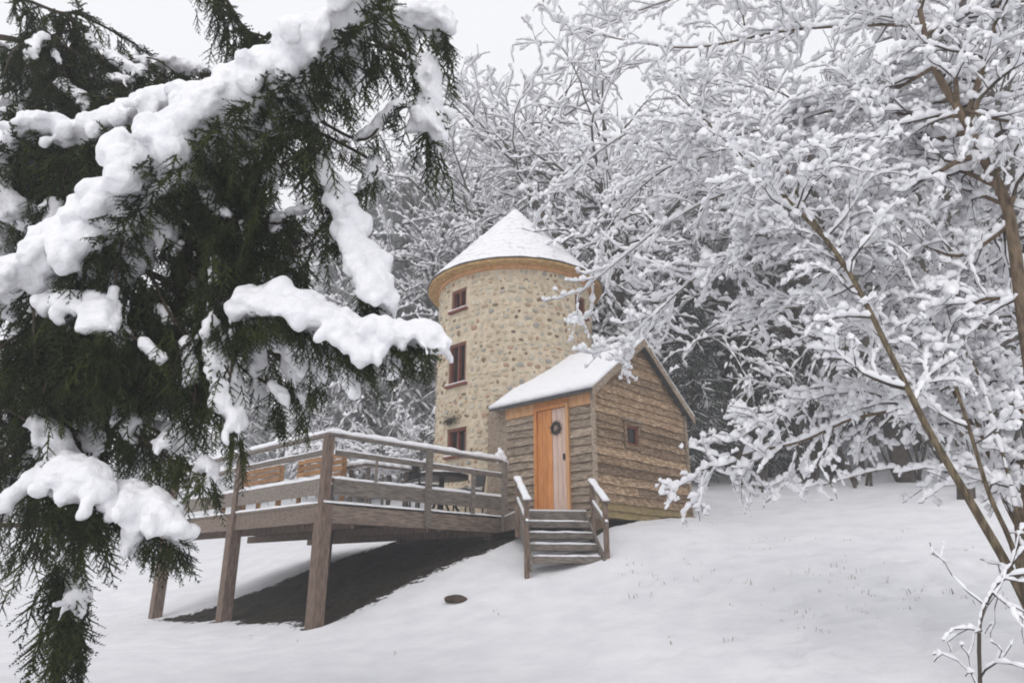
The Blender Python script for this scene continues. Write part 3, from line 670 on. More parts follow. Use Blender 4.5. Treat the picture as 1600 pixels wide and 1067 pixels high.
def snow_mesh(name, S, thick, seed=0, gap=.12, vary=.5, lod=0):
    rg = np.random.default_rng(seed); S = np.asarray(S, float)
    p0, p1, r0, r1 = S[:, 0:3], S[:, 3:6], S[:, 6:7], S[:, 7:8]
    d = p1 - p0; L = np.linalg.norm(d, axis=1, keepdims=True); d = d / np.maximum(L, 1e-6)
    hor = np.sqrt(np.maximum(1 - d[:, 2:3] ** 2, 0)); keep = (rg.random(len(S)) > gap) & (hor[:, 0] > .22) & ((r0[:, 0] < .016) | (hor[:, 0] > .80))
    p0, p1, r0, r1, d, hor = [q[keep] for q in (p0, p1, r0, r1, d, hor)]
    s, u = frames(d); N = len(p0)
    th = thick * (.30 + .75 * hor ** 1.5) * (1 + vary * rg.normal(0, .55, (N, 1))).clip(.35, 2.2) + .45 * np.minimum(r0, .05)
    V = []
    if lod: K = [(0, 1.0), (.95, -.1), (0, -.5), (-.95, -.1)]; RG = ((-.12, .15), (.5, 1.2), (1.12, .15))
    else: K = [(0, 1.0), (.95, .25), (.62, -.5), (-.62, -.5), (-.95, .25)]; RG = ((-.14, .12), (.25, 1.05), (.72, 1.1), (1.14, .12))
    n = len(K); m_ = len(RG)
    for t, f in RG:
        w = th * f * (1 + .18 * rg.normal(0, 1, (N, 1))).clip(.5, 1.5); c = p0 + (p1 - p0) * t + np.array([0, 0, 1.0]) * (r0 + w * .40)
        for a, b in K: V.append(c + w * (s * a) + w * b * (u * .75 + np.array([0, 0, .25])))
    V = np.stack(V, 1).reshape(-1, 3); base = np.arange(N)[:, None] * m_ * n
    Fq = np.concatenate([base + np.array([[j * n + k, j * n + (k + 1) % n, j * n + n + (k + 1) % n, j * n + n + k]]) for j in range(m_ - 1) for k in range(n)], 0)
    return np_mesh(name, V, Fq)

def bez(pts, n):                                           # smooth polyline through points
    P = [Vector(p) for p in pts]; out = []
    for i in range(len(P) - 1):
        a, b, c, d = P[max(i - 1, 0)], P[i], P[i + 1], P[min(i + 2, len(P) - 1)]
        for k in range(n):
            t = k / n; out.append(.5 * ((2 * b) + (c - a) * t + (2 * a - 5 * b + 4 * c - d) * t * t + (3 * b - a - 3 * c + d) * t ** 3))
    return out + [P[-1]]

class Grower:
    def __init__(s, seed): s.r = random.Random(seed); s.limb = []; s.twig = []
    def seg(s, a, b, r0, r1, lim): (s.limb if lim else s.twig).append((*a, *b, r0, r1))
    def branch(s, p, d, L, r, lev, P):
        rr = s.r; step = P['step'][lev]; n = max(2, int(L / step)); p = Vector(p); d = Vector(d).normalized()
        for i in range(n):
            f = i / n; w = P['wander'][lev]
            d = (d + Vector((rr.gauss(0, w), rr.gauss(0, w), rr.gauss(0, w))) + Vector((0, 0, P['trop'][lev] * (f + .3)))+ Vector(P.get('pull', (0, 0, 0))) * .1).normalized()
            q = p + d * (L / n); r0 = r * (1 - .75 * f); r1 = r * (1 - .75 * (i + 1) / n)
            s.seg(p, q, max(r0, P['rmin']), max(r1, P['rmin']), lev == 0 or r0 > P.get('limb_r', .03))
            p = q
            if lev + 1 < len(P['step']) and f >= P['bare'][lev]:
                k = P['kids'][lev]; k = int(k) + (rr.random() < k - int(k))
                for _ in range(k):
                    s.child(p, d, L * (1 - .55 * f), r1, lev, P)
    def child(s, p, d, L, r, lev, P):
        rr = s.r; a = rr.uniform(*P['ang'][lev]); az = rr.uniform(0, 2 * math.pi)
        side = d.orthogonal().normalized(); side.rotate(Matrix.Rotation(az, 3, d))
        if P.get('flat') and abs(side.z) > .5: side.z *= .45; side.normalize()
        nd = d * math.cos(a) + side * math.sin(a)
        s.branch(p, nd, L * rr.uniform(*P['len'][lev]), max(r * rr.uniform(.5, .75), P['rmin']), lev + 1, P)
    def stem(s, pts, r0, r1, P, lev=0, n=5, kids=None, bare=0.0, Lk=1.2):
        pts = bez(pts, n); N = len(pts) - 1
        for i in range(N):
            f0, f1 = i / N, (i + 1) / N
            s.seg(pts[i], pts[i + 1], r0 + (r1 - r0) * f0, r0 + (r1 - r0) * f1, True)
            if f0 < bare: continue
            k = kids if kids is not None else P['kids'][lev]; k = int(k) + (s.r.random() < k - int(k))
            for _ in range(k):
                s.child(pts[i + 1], (pts[i + 1] - pts[i]).normalized(), Lk * (1 - .35 * f0), r0 + (r1 - r0) * f1, lev, P)
def tree_from(gr, name, loc, label, cat, group, thick, seed, limb_mat='olive', twig_mat='twig', gap=.12, limbn=7, proto=None):
    e = empty(name, loc, 0, label, cat, group)
    L = np.array(gr.limb); T = np.array(gr.twig); off = np.array([*loc, *loc, 0, 0]) if proto is None else 0
    ob = obj('trunk', wood_mesh('trunk', L - off, limbn), limb_mat, e, smooth=True)
    if len(T):
        obj('twigs', wood_mesh('twigs', T - off), twig_mat, e)['kind'] = 'stuff'
        A_ = np.concatenate([L, T]) - off
    else: A_ = L - off
    obj('snow', snow_mesh('snow', A_, thick, seed, gap, lod=1 if proto else 0), 'twigsnow', e, smooth=True)['kind'] = 'stuff'
    return e

HZ = dict(step=[.16, .10, .07, .06], wander=[.16, .20, .24, .26], trop=[-.02, -.06, -.10, -.05], kids=[1.0, 1.42, 1.2], bare=[.1, .08, .1], ang=[(.5, 1.1), (.45, 1.0), (.4, 1.0)],
          len=[(.55, 1.0), (.40, .75), (.32, .62)], rmin=.0035, limb_r=.02, flat=True)
def base_of(px, py, d, dx=0.0):
    p = at(px, py, d); return Vector((p.x + dx, p.y, gz(p.x + dx, p.y) - .1))
# hazel with the long slanting stem
g1 = Grower(11); b1 = base_of(1655, 1010, 4.95)
g1.stem([b1, at(1600, 935, 5.0), at(1520, 790, 5.0), at(1450, 670, 5.05), at(1395, 560, 5.1), at(1310, 400, 5.3), at(1205, 288, 5.7), at(1130, 215, 6.2), at(1060, 150, 6.8)], .034, .010, HZ, kids=.75, bare=.40, Lk=1.0)
g1.stem([at(1318, 415, 5.3), at(1240, 290, 5.8), at(1190, 160, 6.5), at(1165, 50, 7.0), at(1150, -60, 7.4)], .020, .008, HZ, kids=1.0, Lk=1.2)
for pth in ([(1330, 430, 5.3), (1250, 330, 6.0), (1150, 300, 6.7), (1050, 345, 7.3), (970, 405, 7.8), (905, 460, 8.1)],
            [(1345, 460, 5.25), (1260, 385, 6.0), (1160, 390, 6.6), (1080, 440, 7.1), (1020, 495, 7.4), (975, 535, 7.6)],
            [(1250, 330, 5.6), (1160, 250, 6.6), (1060, 255, 7.3), (985, 310, 7.9), (930, 390, 8.2)],
            [(1395, 560, 5.1), (1320, 490, 6.0), (1240, 480, 6.6), (1180, 500, 6.9)],
            [(1200, 285, 5.7), (1100, 190, 7.0), (1000, 200, 7.8), (920, 250, 8.3), (860, 310, 8.6)]):
    g1.stem([at(*q) for q in pth], .013, .005, HZ, kids=1.5, Lk=.68)
g1.stem([b1 + Vector((-.08, .1, 0)), at(1590, 880, 5.05), at(1545, 770, 5.1), at(1505, 640, 5.2), at(1455, 500, 5.4), at(1405, 400, 5.7), at(1360, 300, 6.0)], .020, .007, HZ, kids=.5, bare=.3, Lk=.8)
g1.stem([b1 + Vector((.05, .15, 0)), at(1600, 850, 5.2), at(1575, 740, 5.3), at(1530, 590, 5.5), at(1480, 470, 5.8), at(1450, 360, 6.1)], .017, .006, HZ, kids=.5, bare=.3, Lk=.8)
tree_from(g1, 'hazel_tree', b1, 'leaning hazel with one long slanting olive brown stem and drooping snow coated branches', 'tree', None, .029, 1)
# second hazel: thicker upright stem forking near the top
g2 = Grower(12); b2 = base_of(1690, 1000, 5.0)
g2.stem([b2, at(1640, 760, 5.05), at(1600, 500, 5.1), at(1575, 330, 5.1), at(1535, 245, 5.1), at(1503, 180, 5.1), at(1462, 110, 5.15), at(1442, 40, 5.2), at(1425, -60, 5.3)], .058, .02, HZ, kids=.55, bare=.35, Lk=1.1)
g2.stem([at(1508, 190, 5.1), at(1535, 110, 5.0), at(1560, 20, 4.9), at(1575, -70, 4.9)], .028, .015, HZ, kids=.6, Lk=1.0)
for pth in ([(1505, 182, 5.1), (1400, 178, 5.5), (1310, 172, 5.9), (1200, 200, 6.3), (1100, 225, 6.6)], [(1460, 105, 5.15), (1380, 150, 5.5), (1300, 185, 6.0), (1220, 260, 6.3)],
            [(1445, 55, 5.2), (1540, 15, 5.0), (1620, 0, 4.8)], [(1500, 170, 5.1), (1580, 190, 4.9), (1660, 180, 4.8)], [(1445, 40, 5.2), (1340, 40, 5.7), (1220, 50, 6.3), (1080, 75, 6.9), (960, 60, 7.3), (870, 35, 7.5)],
            [(1430, -40, 5.3), (1330, -20, 6.0), (1200, -30, 6.6), (1050, 0, 7.2), (940, 40, 7.6)], [(1580, 350, 5.1), (1500, 400, 5.4), (1420, 380, 5.8), (1350, 430, 6.1)], [(1595, 470, 5.1), (1530, 470, 5.3), (1470, 520, 5.6)], [(1570, 320, 5.1), (1480, 290, 5.6), (1390, 300, 6.1), (1300, 350, 6.5)]):
    g2.stem([at(*q) for q in pth], .018, .006, HZ, kids=1.15, Lk=.7)
tree_from(g2, 'hazel_tree', b2, 'upright hazel with a brown stem forking high and snow heaped in its forks', 'tree', None, .030, 2, limb_mat='brownbark')
# brown trunk with the long white arching branch
g3 = Grower(13); b3 = base_of(1625, 1010, 5.6)
g3.stem([b3, at(1610, 900, 5.6), at(1600, 780, 5.7), at(1622, 650, 5.8), at(1640, 540, 5.9), at(1650, 380, 6.0)], .085, .035, HZ, kids=.5, bare=.3, Lk=1.0)
g3.stem([at(1632, 570, 5.85), at(1560, 572, 5.9), at(1490, 598, 6.0), at(1420, 635, 6.1), at(1330, 655, 6.3), at(1250, 690, 6.5), at(1180, 705, 6.7), at(1095, 735, 6.9)], .024, .006, HZ, kids=1.15, Lk=.75)
g3.stem([at(1420, 635, 6.1), at(1330, 610, 6.4), at(1230, 640, 6.7), at(1150, 690, 6.9)], .012, .005, HZ, kids=1.3, Lk=.6)
g3.stem([at(1600, 800, 5.7), at(1540, 700, 5.8), at(1490, 610, 6.0), at(1440, 490, 6.2), at(1405, 430, 6.3)], .026, .008, HZ, kids=.5, Lk=.7)
g3.stem([at(1610, 860, 5.7), at(1560, 760, 5.9), at(1520, 640, 6.0), at(1480, 540, 6.2), at(1455, 450, 6.3)], .022, .007, HZ, kids=.5, Lk=.7)
g3.stem([at(1600, 790, 5.7), at(1540, 735, 5.9), at(1450, 730, 6.1), at(1370, 735, 6.3), at(1280, 760, 6.4)], .010, .004, HZ, kids=.5, Lk=.4)
tree_from(g3, 'hazel_tree', b3, 'stout brown trunked hazel with a long white arching low branch', 'tree', None, .029, 3, limb_mat='brownbark')
# low twiggy sapling
g4 = Grower(14); b4 = base_of(1520, 1075, 5.0)
g4.stem([b4, at(1530, 990, 4.9), at(1550, 925, 4.9), at(1590, 870, 4.9), at(1640, 800, 4.9)], .014, .006, HZ, kids=.7, Lk=.45)
g4.stem([at(1550, 925, 4.9), at(1580, 950, 4.8), at(1620, 985, 4.7)], .008, .005, HZ, kids=.6, Lk=.3)
tree_from(g4, 'sapling', b4, 'low snow dusted sapling at the foot of the brown trunked hazel', 'sapling', None, .012, 4, limb_mat='twig', limbn=5)

# ------------------------------------------------------------------ the wood on the slope
def proto_bare(seed, hgt, spread, thick, multi=1, kids=(1.0, 1.2, .9), trop=(.03, -.02, -.07, -.05)):
    P = dict(step=[.6, .34, .22, .16], wander=[.10, .17, .22, .25], trop=list(trop), kids=list(kids), bare=[.22, .12, .1], ang=[(.6, 1.25), (.5, 1.0), (.4, 1.0)],
             len=[(.30 * spread, .62 * spread), (.38, .7), (.35, .65)], rmin=.007, limb_r=.05, flat=True)
    gr = Grower(seed)
    for k in range(multi):
        a = k * 2.4; tilt = .06 if multi == 1 else .35
        gr.branch((.1 * k * math.cos(a), .1 * k * math.sin(a), -.3), (tilt * math.cos(a), tilt * math.sin(a), 1), hgt * gr.r.uniform(.85, 1), .018 * hgt if multi == 1 else .014 * hgt, 0, P)
    return gr, thick
def frost_conifer(seed, hgt, rad, thick):
    gr = Grower(seed); r = gr.r; sn = []
    gr.seg((0, 0, -.4), (0, 0, hgt * .5), .017 * hgt, .010 * hgt, True); gr.seg((0, 0, hgt * .5), (0, 0, hgt), .010 * hgt, .01, True)
    z = hgt * .10
    while z < hgt * .98:
        f = 1 - (z / hgt); L = rad * (f ** .85) + .12
        for k in range(7):
            a = r.uniform(0, 6.28); d = Vector((math.cos(a), math.sin(a), .12 - .35 * f)); p = Vector((0, 0, z + r.uniform(-.1, .1))); n = 5
            for i in range(n):
                q = p + d * (L * r.uniform(.85, 1.1) / n); d.z -= .05; gr.seg(p, q, .016, .012, False)
                for s_ in (-1, 1):
                    sd = Vector((-d.y, d.x, 0)).normalized() * s_ + d * .7; l2 = L * .30 * (1 - i / n) + .18
                    e = q + sd.normalized() * l2 + Vector((0, 0, -.12 - .3 * l2)); gr.seg(q, e, .02, .014, False)
                    for _ in range(2):
                        m_ = q + (e - q) * r.uniform(.3, .9); gr.seg(m_, m_ + Vector((r.uniform(-.12, .12), r.uniform(-.12, .12), r.uniform(-.3, -.15))), .022, .012, False)
                p = q
        z += .34 * (.5 + f * .9)
    return gr, thick
protos = []
for i, (gr, th_) in enumerate([proto_bare(21, 11, 1.0, .050), proto_bare(22, 12, .8, .048), proto_bare(23, 10, 1.15, .053, kids=(1.1, 1.25, .95)), proto_bare(24, 3.6, 1.1, .055, multi=5, kids=(1.0, 1.3, .8), trop=(-.02, -.06, -.1, -.05))]):
    protos.append(tree_from(gr, 'snowy_shrub' if i == 3 else 'snowy_tree', (0, 0, 0), None, None, None, th_, 60 + i, limb_mat='twig', proto=1, limbn=5))
for i, (gr, th_) in enumerate([frost_conifer(31, 13, 2.3, .06), frost_conifer(32, 11, 2.6, .018)]):
    e = tree_from(gr, 'snowy_conifer', (0, 0, 0), None, None, None, th_, 70 + i, limb_mat='bark', twig_mat='frost' if i == 0 else 'fir', proto=1, gap=.15 if i == 0 else .45)
    protos.append(e)
LB = [('bare tree with snow coated twigs in the wood on the slope', 'tree', 'snowy bare trees on the wooded slope'),] * 3 + [
      ('low many stemmed shrub buried in snow along the edge of the wood', 'shrub', 'snowy shrubs along the wood edge'),
      ('tall conifer with frosted branches in the wood on the slope', 'tree', 'frosted conifers on the wooded slope'),
      ('dark conifer with little snow standing in the gap behind the shed', 'tree', 'dark conifers behind the shed')]
used = set(); rt = random.Random(77)
def place(k, x, y, s=1.0, rz=None):
    if k in used: o = copy_tree(protos[k])
    else: o = protos[k]; used.add(k)
    o.location = (x, y, gz(x, y)); o.rotation_euler = (0, 0, rt.uniform(0, 6.28) if rz is None else rz); o.scale = (s, s, s * rt.uniform(.95, 1.1)); tag(o, *LB[k])
    if k in (0, 1, 2, 4):
        q = x / y; reg = ('between the spruce and the stone tower' if q < -.11 else 'behind the roof of the stone tower' if q < .13 else 'behind the gable of the wooden shed' if q < .33 else 'behind the leaning hazel stem')
        o['label'] = ('spreading bare', 'slender bare', 'broad bare', '', 'frosted conifer')[k] + (' snowy tree on the slope ' if k < 4 else ' on the wooded slope ') + reg
        o['group'] = LB[k][2] + ' ' + reg
    return o
def pxx(px, py, y): return ray(px, py)[0] * y
# tall trees standing close behind the shed and to its right
for px, y, k, s in ((1010, 21.5, 0, 1.35), (1150, 19.5, 2, 1.35), (1290, 22, 1, 1.4), (1400, 18.5, 0, 1.3), (1530, 20.5, 2, 1.4), (1640, 16.5, 1, 1.25), (1250, 20.5, 2, 1.2), (1480, 14.0, 0, .9), (1620, 24, 0, 1.5), (880, 24.5, 2, 1.25)):
    o = place(k, pxx(px, 640, y), y, s); o['label'] = 'tall near ' + o['label']; o['group'] = 'tall near ' + o['group']
for px, y, k, s in ((1085, 19.6, 5, .55), (1140, 21.5, 5, .6), (1190, 21.0, 5, .5)): place(k, pxx(px, 640, y), y, s)
for px, y, s in ((1180, 18.5, .8), (1260, 19.5, 1.0), (1340, 18.2, .9), (1420, 19.3, 1.0), (1500, 17.3, .9), (1580, 15.5, .9), (1330, 21.5, 1.1), (1230, 22.5, 1.1), (1480, 21, 1.1), (1560, 19, 1.1), (1130, 23.5, 1.0)):
    place(3, pxx(px, 700, y), y, s)
# the slope behind: rows of trees, nearer first
for y in (25, 29, 33.5, 38.5, 44, 51, 60):
    n_ = 11
    for i in range(n_):
        px = 470 + (1680 - 470) * (i + rt.uniform(.1, .9)) / n_
        k = rt.choice((0, 1, 2, 2, 4, 4)) if px < 950 else rt.choice((0, 1, 2, 2, 0, 4))
        if px < 800 and y < 28: continue
        sfac = (.8 if px < 900 else 1.2)
        place(k, pxx(px, 560, y), y + rt.uniform(-1.5, 1.5), sfac * rt.uniform(.8, 1.15))
for px, y, k, s in ((520, 31, 4, 1.25), (575, 30, 4, 1.2), (625, 33, 4, 1.3), (600, 38, 2, 1.5), (655, 25.5, 3, 1.0), (600, 24, 3, 1.0), (680, 31, 4, 1.35), (720, 30, 2, 1.6), (760, 33, 0, 1.75), (830, 31, 1, 1.6), (870, 29, 2, 1.6), (650, 36, 2, 1.6), (920, 30, 0, 1.6), (550, 36, 1, 1.4), (735, 27, 1, 1.55), (800, 27, 0, 1.6), (690, 27.5, 0, 1.4), (850, 26, 1, 1.5), (250, 38, 4, .9), (330, 42, 2, 1), (400, 36, 4, .9), (120, 44, 2, 1), (40, 40, 4, 1), (450, 40, 0, 1)): place(k, pxx(px, 640, y), y, s)

# ------------------------------------------------------------------ foreground spruce
SP = Vector((-5.9, 5.6, 0)); SP.z = gz(SP.x, SP.y) - .1
spruce = empty('spruce_tree', SP, 0, 'dark green spruce hung with thick pillows of snow', 'tree')
MB().tube([(0, 0, 0), (.03, 0, 2), (0, .04, 5), (.02, 0, 9)], [.20, .17, .13, .03], 12).build('trunk', 'bark', spruce, smooth=True)
def spray(seed):                                            # one hanging spray of needles along +x
    r = random.Random(seed); V = []; Fq = []
    def shoot(p, d, L):
        n = max(4, int(L / .0175)); d = d.normalized(); q = p.copy(); st = L / n
        for i in range(n):
            d = (d + Vector((0, 0, -.012))).normalized(); q = q + d * st; o_ = d.orthogonal().normalized()
            for k in range(2):
                a = r.uniform(0, 6.28); s_ = o_.copy(); s_.rotate(Matrix.Rotation(a, 3, d)); tip = q + (d * .75 + s_).normalized() * r.uniform(.018, .030)
                w = d.cross(s_) * .0062; b = len(V); V.extend([q - w, q + w, tip]); Fq.append((b, b + 1, b + 2))
        o_ = (q - p).orthogonal().normalized(); o2 = (q - p).normalized().cross(o_); b = len(V); rc = .0085
        V.extend([p + o_ * rc, p + (o2 * .87 - o_ * .5) * rc, p + (-o2 * .87 - o_ * .5) * rc, q]); Fq.extend([(b, b + 1, b + 3), (b + 1, b + 2, b + 3), (b + 2, b, b + 3)])
        return q
    L = .30; shoot(Vector((0, 0, 0)), Vector((1, 0, 0)), L)
    for i in range(6):
        t = .05 + .045 * i; sd = 1 if i % 2 else -1
        shoot(Vector((t, 0, -.005)), Vector((.8, sd * .62, r.uniform(-.25, .15))), (L - t) * r.uniform(.55, .8))
    return np.array([tuple(v) for v in V]), np.array(Fq)
SPR = [spray(s) for s in range(5)]
def needles_mesh(name, items):
    Vs, Fs, n = [], [], 0
    for (p, d, up, s, k) in items:
        V, Fq = SPR[k]; x = d.normalized(); y = up.cross(x); y = y.normalized() if y.length > 1e-3 else x.orthogonal().normalized(); z = x.cross(y)
        Bm = np.array([x, y, z]) * s; Vs.append(V @ Bm + np.array(p)); Fs.append(Fq + n); n += len(V)
    return np_mesh(name, np.concatenate(Vs), np.concatenate(Fs))
rf = random.Random(101)
PATHS = []
def bough(path, r0, leaf_from, dens, snowballs=None, vox=.017, hang=1.0, size=1.0, snow_lump=.024, under=.07, tail=.34):
    """path: world points from the trunk out. Wood, needles from leaf_from (0..1) on, and its snow"""
    pts = bez(path, 6); N = len(pts) - 1; L = sum((pts[i + 1] - pts[i]).length for i in range(N))
    lp = [p - SP for p in pts]; PATHS.extend(pts[int(leaf_from * N):])
    br = MB().tube(lp, [r0 * (1 - .8 * i / N) + .004 for i in range(N + 1)], 6).build('branch', 'bark', spruce, smooth=True)
    items = []; cnt = max(4, int(L * (1 - leaf_from) * dens))
    for j in range(cnt):
        f = leaf_from + (1 - leaf_from) * (j + rf.random()) / cnt; i = min(int(f * N), N - 1); p = lp[i].lerp(lp[i + 1], f * N - i); d = (lp[i + 1] - lp[i]).normalized()
        side = Vector((-d.y, d.x, 0)); side = side.normalized() if side.length > .1 else Vector((1, 0, 0)); sg = rf.choice((-1, 1)); tt = rf.random()
        if snowballs and under > .03: p = p - Vector((0, 0, under * rf.uniform(.6, 1.2)))
        if tt < .68:
            dd = d * rf.uniform(.1, .7) + side * sg * rf.uniform(.1, .7) + Vector((0, 0, -rf.uniform(.5, 1.5) * hang))
            q = p + side * sg * rf.uniform(0, .07) + Vector((0, 0, -rf.uniform(0, .10)))
        else:
            dd = d * rf.uniform(.5, 1) + side * sg * rf.uniform(.4, 1) + Vector((0, 0, -rf.uniform(-.1, .5) - (.4 if snowballs else 0))); q = p
        items.append((q, dd, Vector((rf.uniform(-.5, .5), rf.uniform(-1, .2), rf.uniform(.3, 1))), rf.uniform(.6, 1.0) * size, rf.randrange(5)))
        if tt < tail:                                         # a second spray hanging on from the first one's tip
            items.append((q + dd.normalized() * .22 * size, dd + Vector((rf.uniform(-.3, .3), rf.uniform(-.3, .3), -.6)), Vector((rf.uniform(-1, 1), -1, .3)), rf.uniform(.6, 1.0) * size, rf.randrange(5)))
    obj('needles', needles_mesh('needles', items), 'needle', br)['kind'] = 'stuff'
    if snowballs:
        blob('snow', [(Vector(c) - SP, r_) for c, r_ in snowballs], vox, br, lump=snow_lump, lf=7)
    return br
def pillow(pp, lobes=2, drop=.5, dense=.38, wide=.8):
    """snow heaped along pixel path (px, py, depth, radius px)"""
    out = []; P = [(at(x, y, d), r_ / 1010 * d) for x, y, d, r_ in pp]
    for (a, ra), (b, rb_) in zip(P[:-1], P[1:]):
        L = (b - a).length; n = max(1, int(L / (dense * (ra + rb_) / 2)))
        dr = (b - a).normalized(); side = Vector((-dr.y, dr.x, 0)); side = side.normalized() if side.length > .1 else Vector((1, 0, 0))
        for i in range(n):
            t = i / n; r_ = (ra + (rb_ - ra) * t) * rf.uniform(.88, 1.25); p = a.lerp(b, t) + Vector((rf.gauss(0, .14), rf.gauss(0, .14), rf.gauss(0, .14))) * r_
            out.append((p, (r_ * wide * 1.1, r_ * wide * 1.1, r_ * .86)))
            for _ in range(lobes):
                if rf.random() < .6:
                    s_ = rf.choice((-1, 1)); rr_ = r_ * rf.uniform(.28, .55)
                    out.append((p + side * s_ * r_ * rf.uniform(.5, 1.05) + dr * rf.uniform(-.5, .5) * r_ + Vector((0, 0, -r_ * rf.uniform(.1, drop + .35))), (rr_, rr_, rr_ * rf.uniform(.8, 1.5))))
            if rf.random() < .42:                           # snow run out along a drooping side twig
                s_ = rf.choice((-1, 1)); fd = (side * s_ * rf.uniform(.25, 1) + dr * rf.uniform(-.2, .8) + Vector((0, 0, -rf.uniform(.35, 1.3)))).normalized(); q = p + side * s_ * r_ * .55; fr_ = min(r_ * rf.uniform(.34, .52), .06)
                for k_ in range(rf.randint(3, 7)):
                    out.append((q, (fr_, fr_, fr_ * 1.1))); q = q + (fd + Vector((rf.gauss(0, .25), rf.gauss(0, .25), rf.gauss(0, .2)))) * fr_ * .95; fr_ *= rf.uniform(.80, 1.02)
    p, r_ = P[-1]; out.append((p, (r_ * wide, r_ * wide, r_ * .8)))
    return out
def root(z, dx=0.0): return Vector((SP.x + dx, SP.y, z))
def wp(pp, down=.5): return [at(x, y, d) - Vector((0, 0, r_ / 1010 * d * down)) for x, y, d, r_ in pp]
# the great bough coming towards the camera
B1 = [(-60, 480, 4.7, 20), (25, 432, 4.35, 36), (100, 390, 4.25, 50), (180, 335, 4.15, 54), (235, 270, 4.05, 58), (285, 210, 3.95, 58), (350, 165, 3.85, 58), (420, 110, 3.75, 54), (500, 65, 3.65, 54), (560, 15, 3.6, 48), (610, -30, 3.55, 36)]
bough([root(4.0)] + wp(B1, .5), .03, .3, 60, pillow(B1, 4, .6) + pillow([(500, 70, 3.8, 36), (535, 110, 3.85, 34), (550, 140, 3.9, 22)]) + pillow([(330, 190, 4.1, 36), (335, 215, 4.1, 24)]), hang=.9, size=.85)
B2 = [(-40, 240, 4.6, 28), (10, 222, 4.5, 34), (60, 192, 4.45, 24), (110, 208, 4.4, 27), (170, 195, 4.3, 30), (230, 170, 4.2, 32), (300, 155, 4.1, 34), (340, 155, 4.0, 26)]
bough([root(4.5)] + wp(B2), .035, .2, 40, pillow(B2) + pillow([(-10, 250, 4.5, 28), (5, 300, 4.5, 28), (15, 330, 4.5, 24)]))
B3 = [(420, 200, 3.95, 26), (455, 165, 3.9, 18), (475, 155, 3.88, 18), (492, 168, 3.86, 14)]
bough([at(340, 235, 4.2), at(400, 215, 4.0)] + wp(B3), .015, .1, 46, pillow(B3))
B4 = [(285, 280, 4.2, 12), (305, 285, 4.2, 20), (325, 305, 4.15, 16), (345, 325, 4.15, 13), (355, 335, 4.1, 8)]
bough([at(210, 330, 4.5)] + wp(B4), .015, .15, 46, pillow(B4))
B5 = [(85, 470, 4.3, 22), (130, 475, 4.2, 32), (160, 490, 4.15, 32), (175, 515, 4.1, 20)]
bough([root(3.2), at(20, 470, 4.9)] + wp(B5), .02, .3, 40, pillow(B5))
B6 = [(500, 248, 4.3, 10), (520, 290, 4.28, 24), (545, 345, 4.25, 32), (570, 405, 4.2, 36), (595, 455, 4.15, 28), (610, 482, 4.15, 12)]
bough([at(440, 180, 4.3), at(480, 215, 4.3)] + wp(B6, .5), .02, .1, 34, pillow(B6, 2, .4, wide=.7), hang=.8)
B7 = [(600, 45, 4.3, 24), (640, 20, 4.3, 34), (690, 25, 4.3, 26), (700, 45, 4.3, 18)]
bough([at(540, 70, 4.3)] + wp(B7), .02, .1, 44, pillow(B7))
B7b = [(640, 90, 4.4, 12), (668, 105, 4.4, 26), (672, 150, 4.4, 26), (668, 190, 4.4, 28), (690, 212, 4.4, 16)]
bough([at(580, 60, 4.3)] + wp(B7b, .4), .016, .1, 36, pillow(B7b, 2, .5, wide=.7))
B8 = [(370, 478, 4.1, 19), (400, 465, 4.08, 24), (440, 462, 4.06, 22), (480, 485, 4.05, 26), (530, 505, 4.05, 24), (575, 522, 4.05, 29), (625, 515, 4.05, 21), (670, 518, 4.05, 18), (703, 535, 4.0, 8)]
sn8 = pillow(B8, 4, .9) + pillow(B8, 3, .9)
for q in ([(470, 500, 4.3, 22), (465, 540, 4.3, 24), (470, 580, 4.3, 16)], [(540, 540, 4.2, 22), (545, 575, 4.2, 22), (553, 615, 4.2, 13)], [(605, 540, 4.1, 18), (612, 585, 4.1, 14)], [(400, 520, 4.4, 14), (402, 575, 4.4, 18), (405, 620, 4.4, 14)], [(660, 545, 4.1, 12), (655, 575, 4.1, 9)]): sn8 += pillow(q, 1, .4)
bough([root(2.9), at(120, 430, 5.0), at(300, 455, 4.7)] + wp(B8, .6)[:-1], .02, .25, 60, sn8, vox=.017, size=.6, tail=.1)
B9 = [(328, 470, 4.2, 7), (333, 520, 4.2, 18), (345, 565, 4.2, 28), (360, 610, 4.2, 30), (372, 645, 4.2, 20), (378, 668, 4.2, 9)]
bough([at(250, 400, 4.5), at(310, 440, 4.3)] + wp(B9, .4), .012, .2, 44, pillow(B9, 2, .5, wide=.7), size=.7, tail=.15)
B10 = [(240, 690, 4.3, 8), (280, 680, 4.3, 20), (292, 695, 4.3, 15)]
bough([at(150, 640, 4.6)] + wp(B10), .012, .2, 46, pillow(B10), size=.6, tail=.1)
B11 = [(75, 745, 4.3, 24), (108, 735, 4.2, 36), (140, 752, 4.15, 34), (158, 772, 4.1, 18)]
bough([root(2.2), at(20, 720, 4.9)] + wp(B11), .018, .25, 50, pillow(B11, 3), size=.75)
B12 = [(180, 770, 4.3, 22), (210, 775, 4.25, 34), (245, 795, 4.2, 36), (265, 815, 4.15, 26), (285, 820, 4.1, 14)]
bough([root(2.35), at(60, 700, 4.8), at(140, 740, 4.5)] + wp(B12), .022, .3, 44, pillow(B12, 3) + pillow([(225, 815, 4.2, 28), (205, 850, 4.2, 18)]), size=.55, tail=0)
B13 = [(112, 850, 4.3, 9), (112, 890, 4.3, 16), (120, 930, 4.3, 18), (122, 965, 4.3, 9)]
bough([root(1.9), at(60, 820, 4.6)] + wp(B13, .4), .014, .35, 40, pillow(B13, 2, .5, wide=.7))
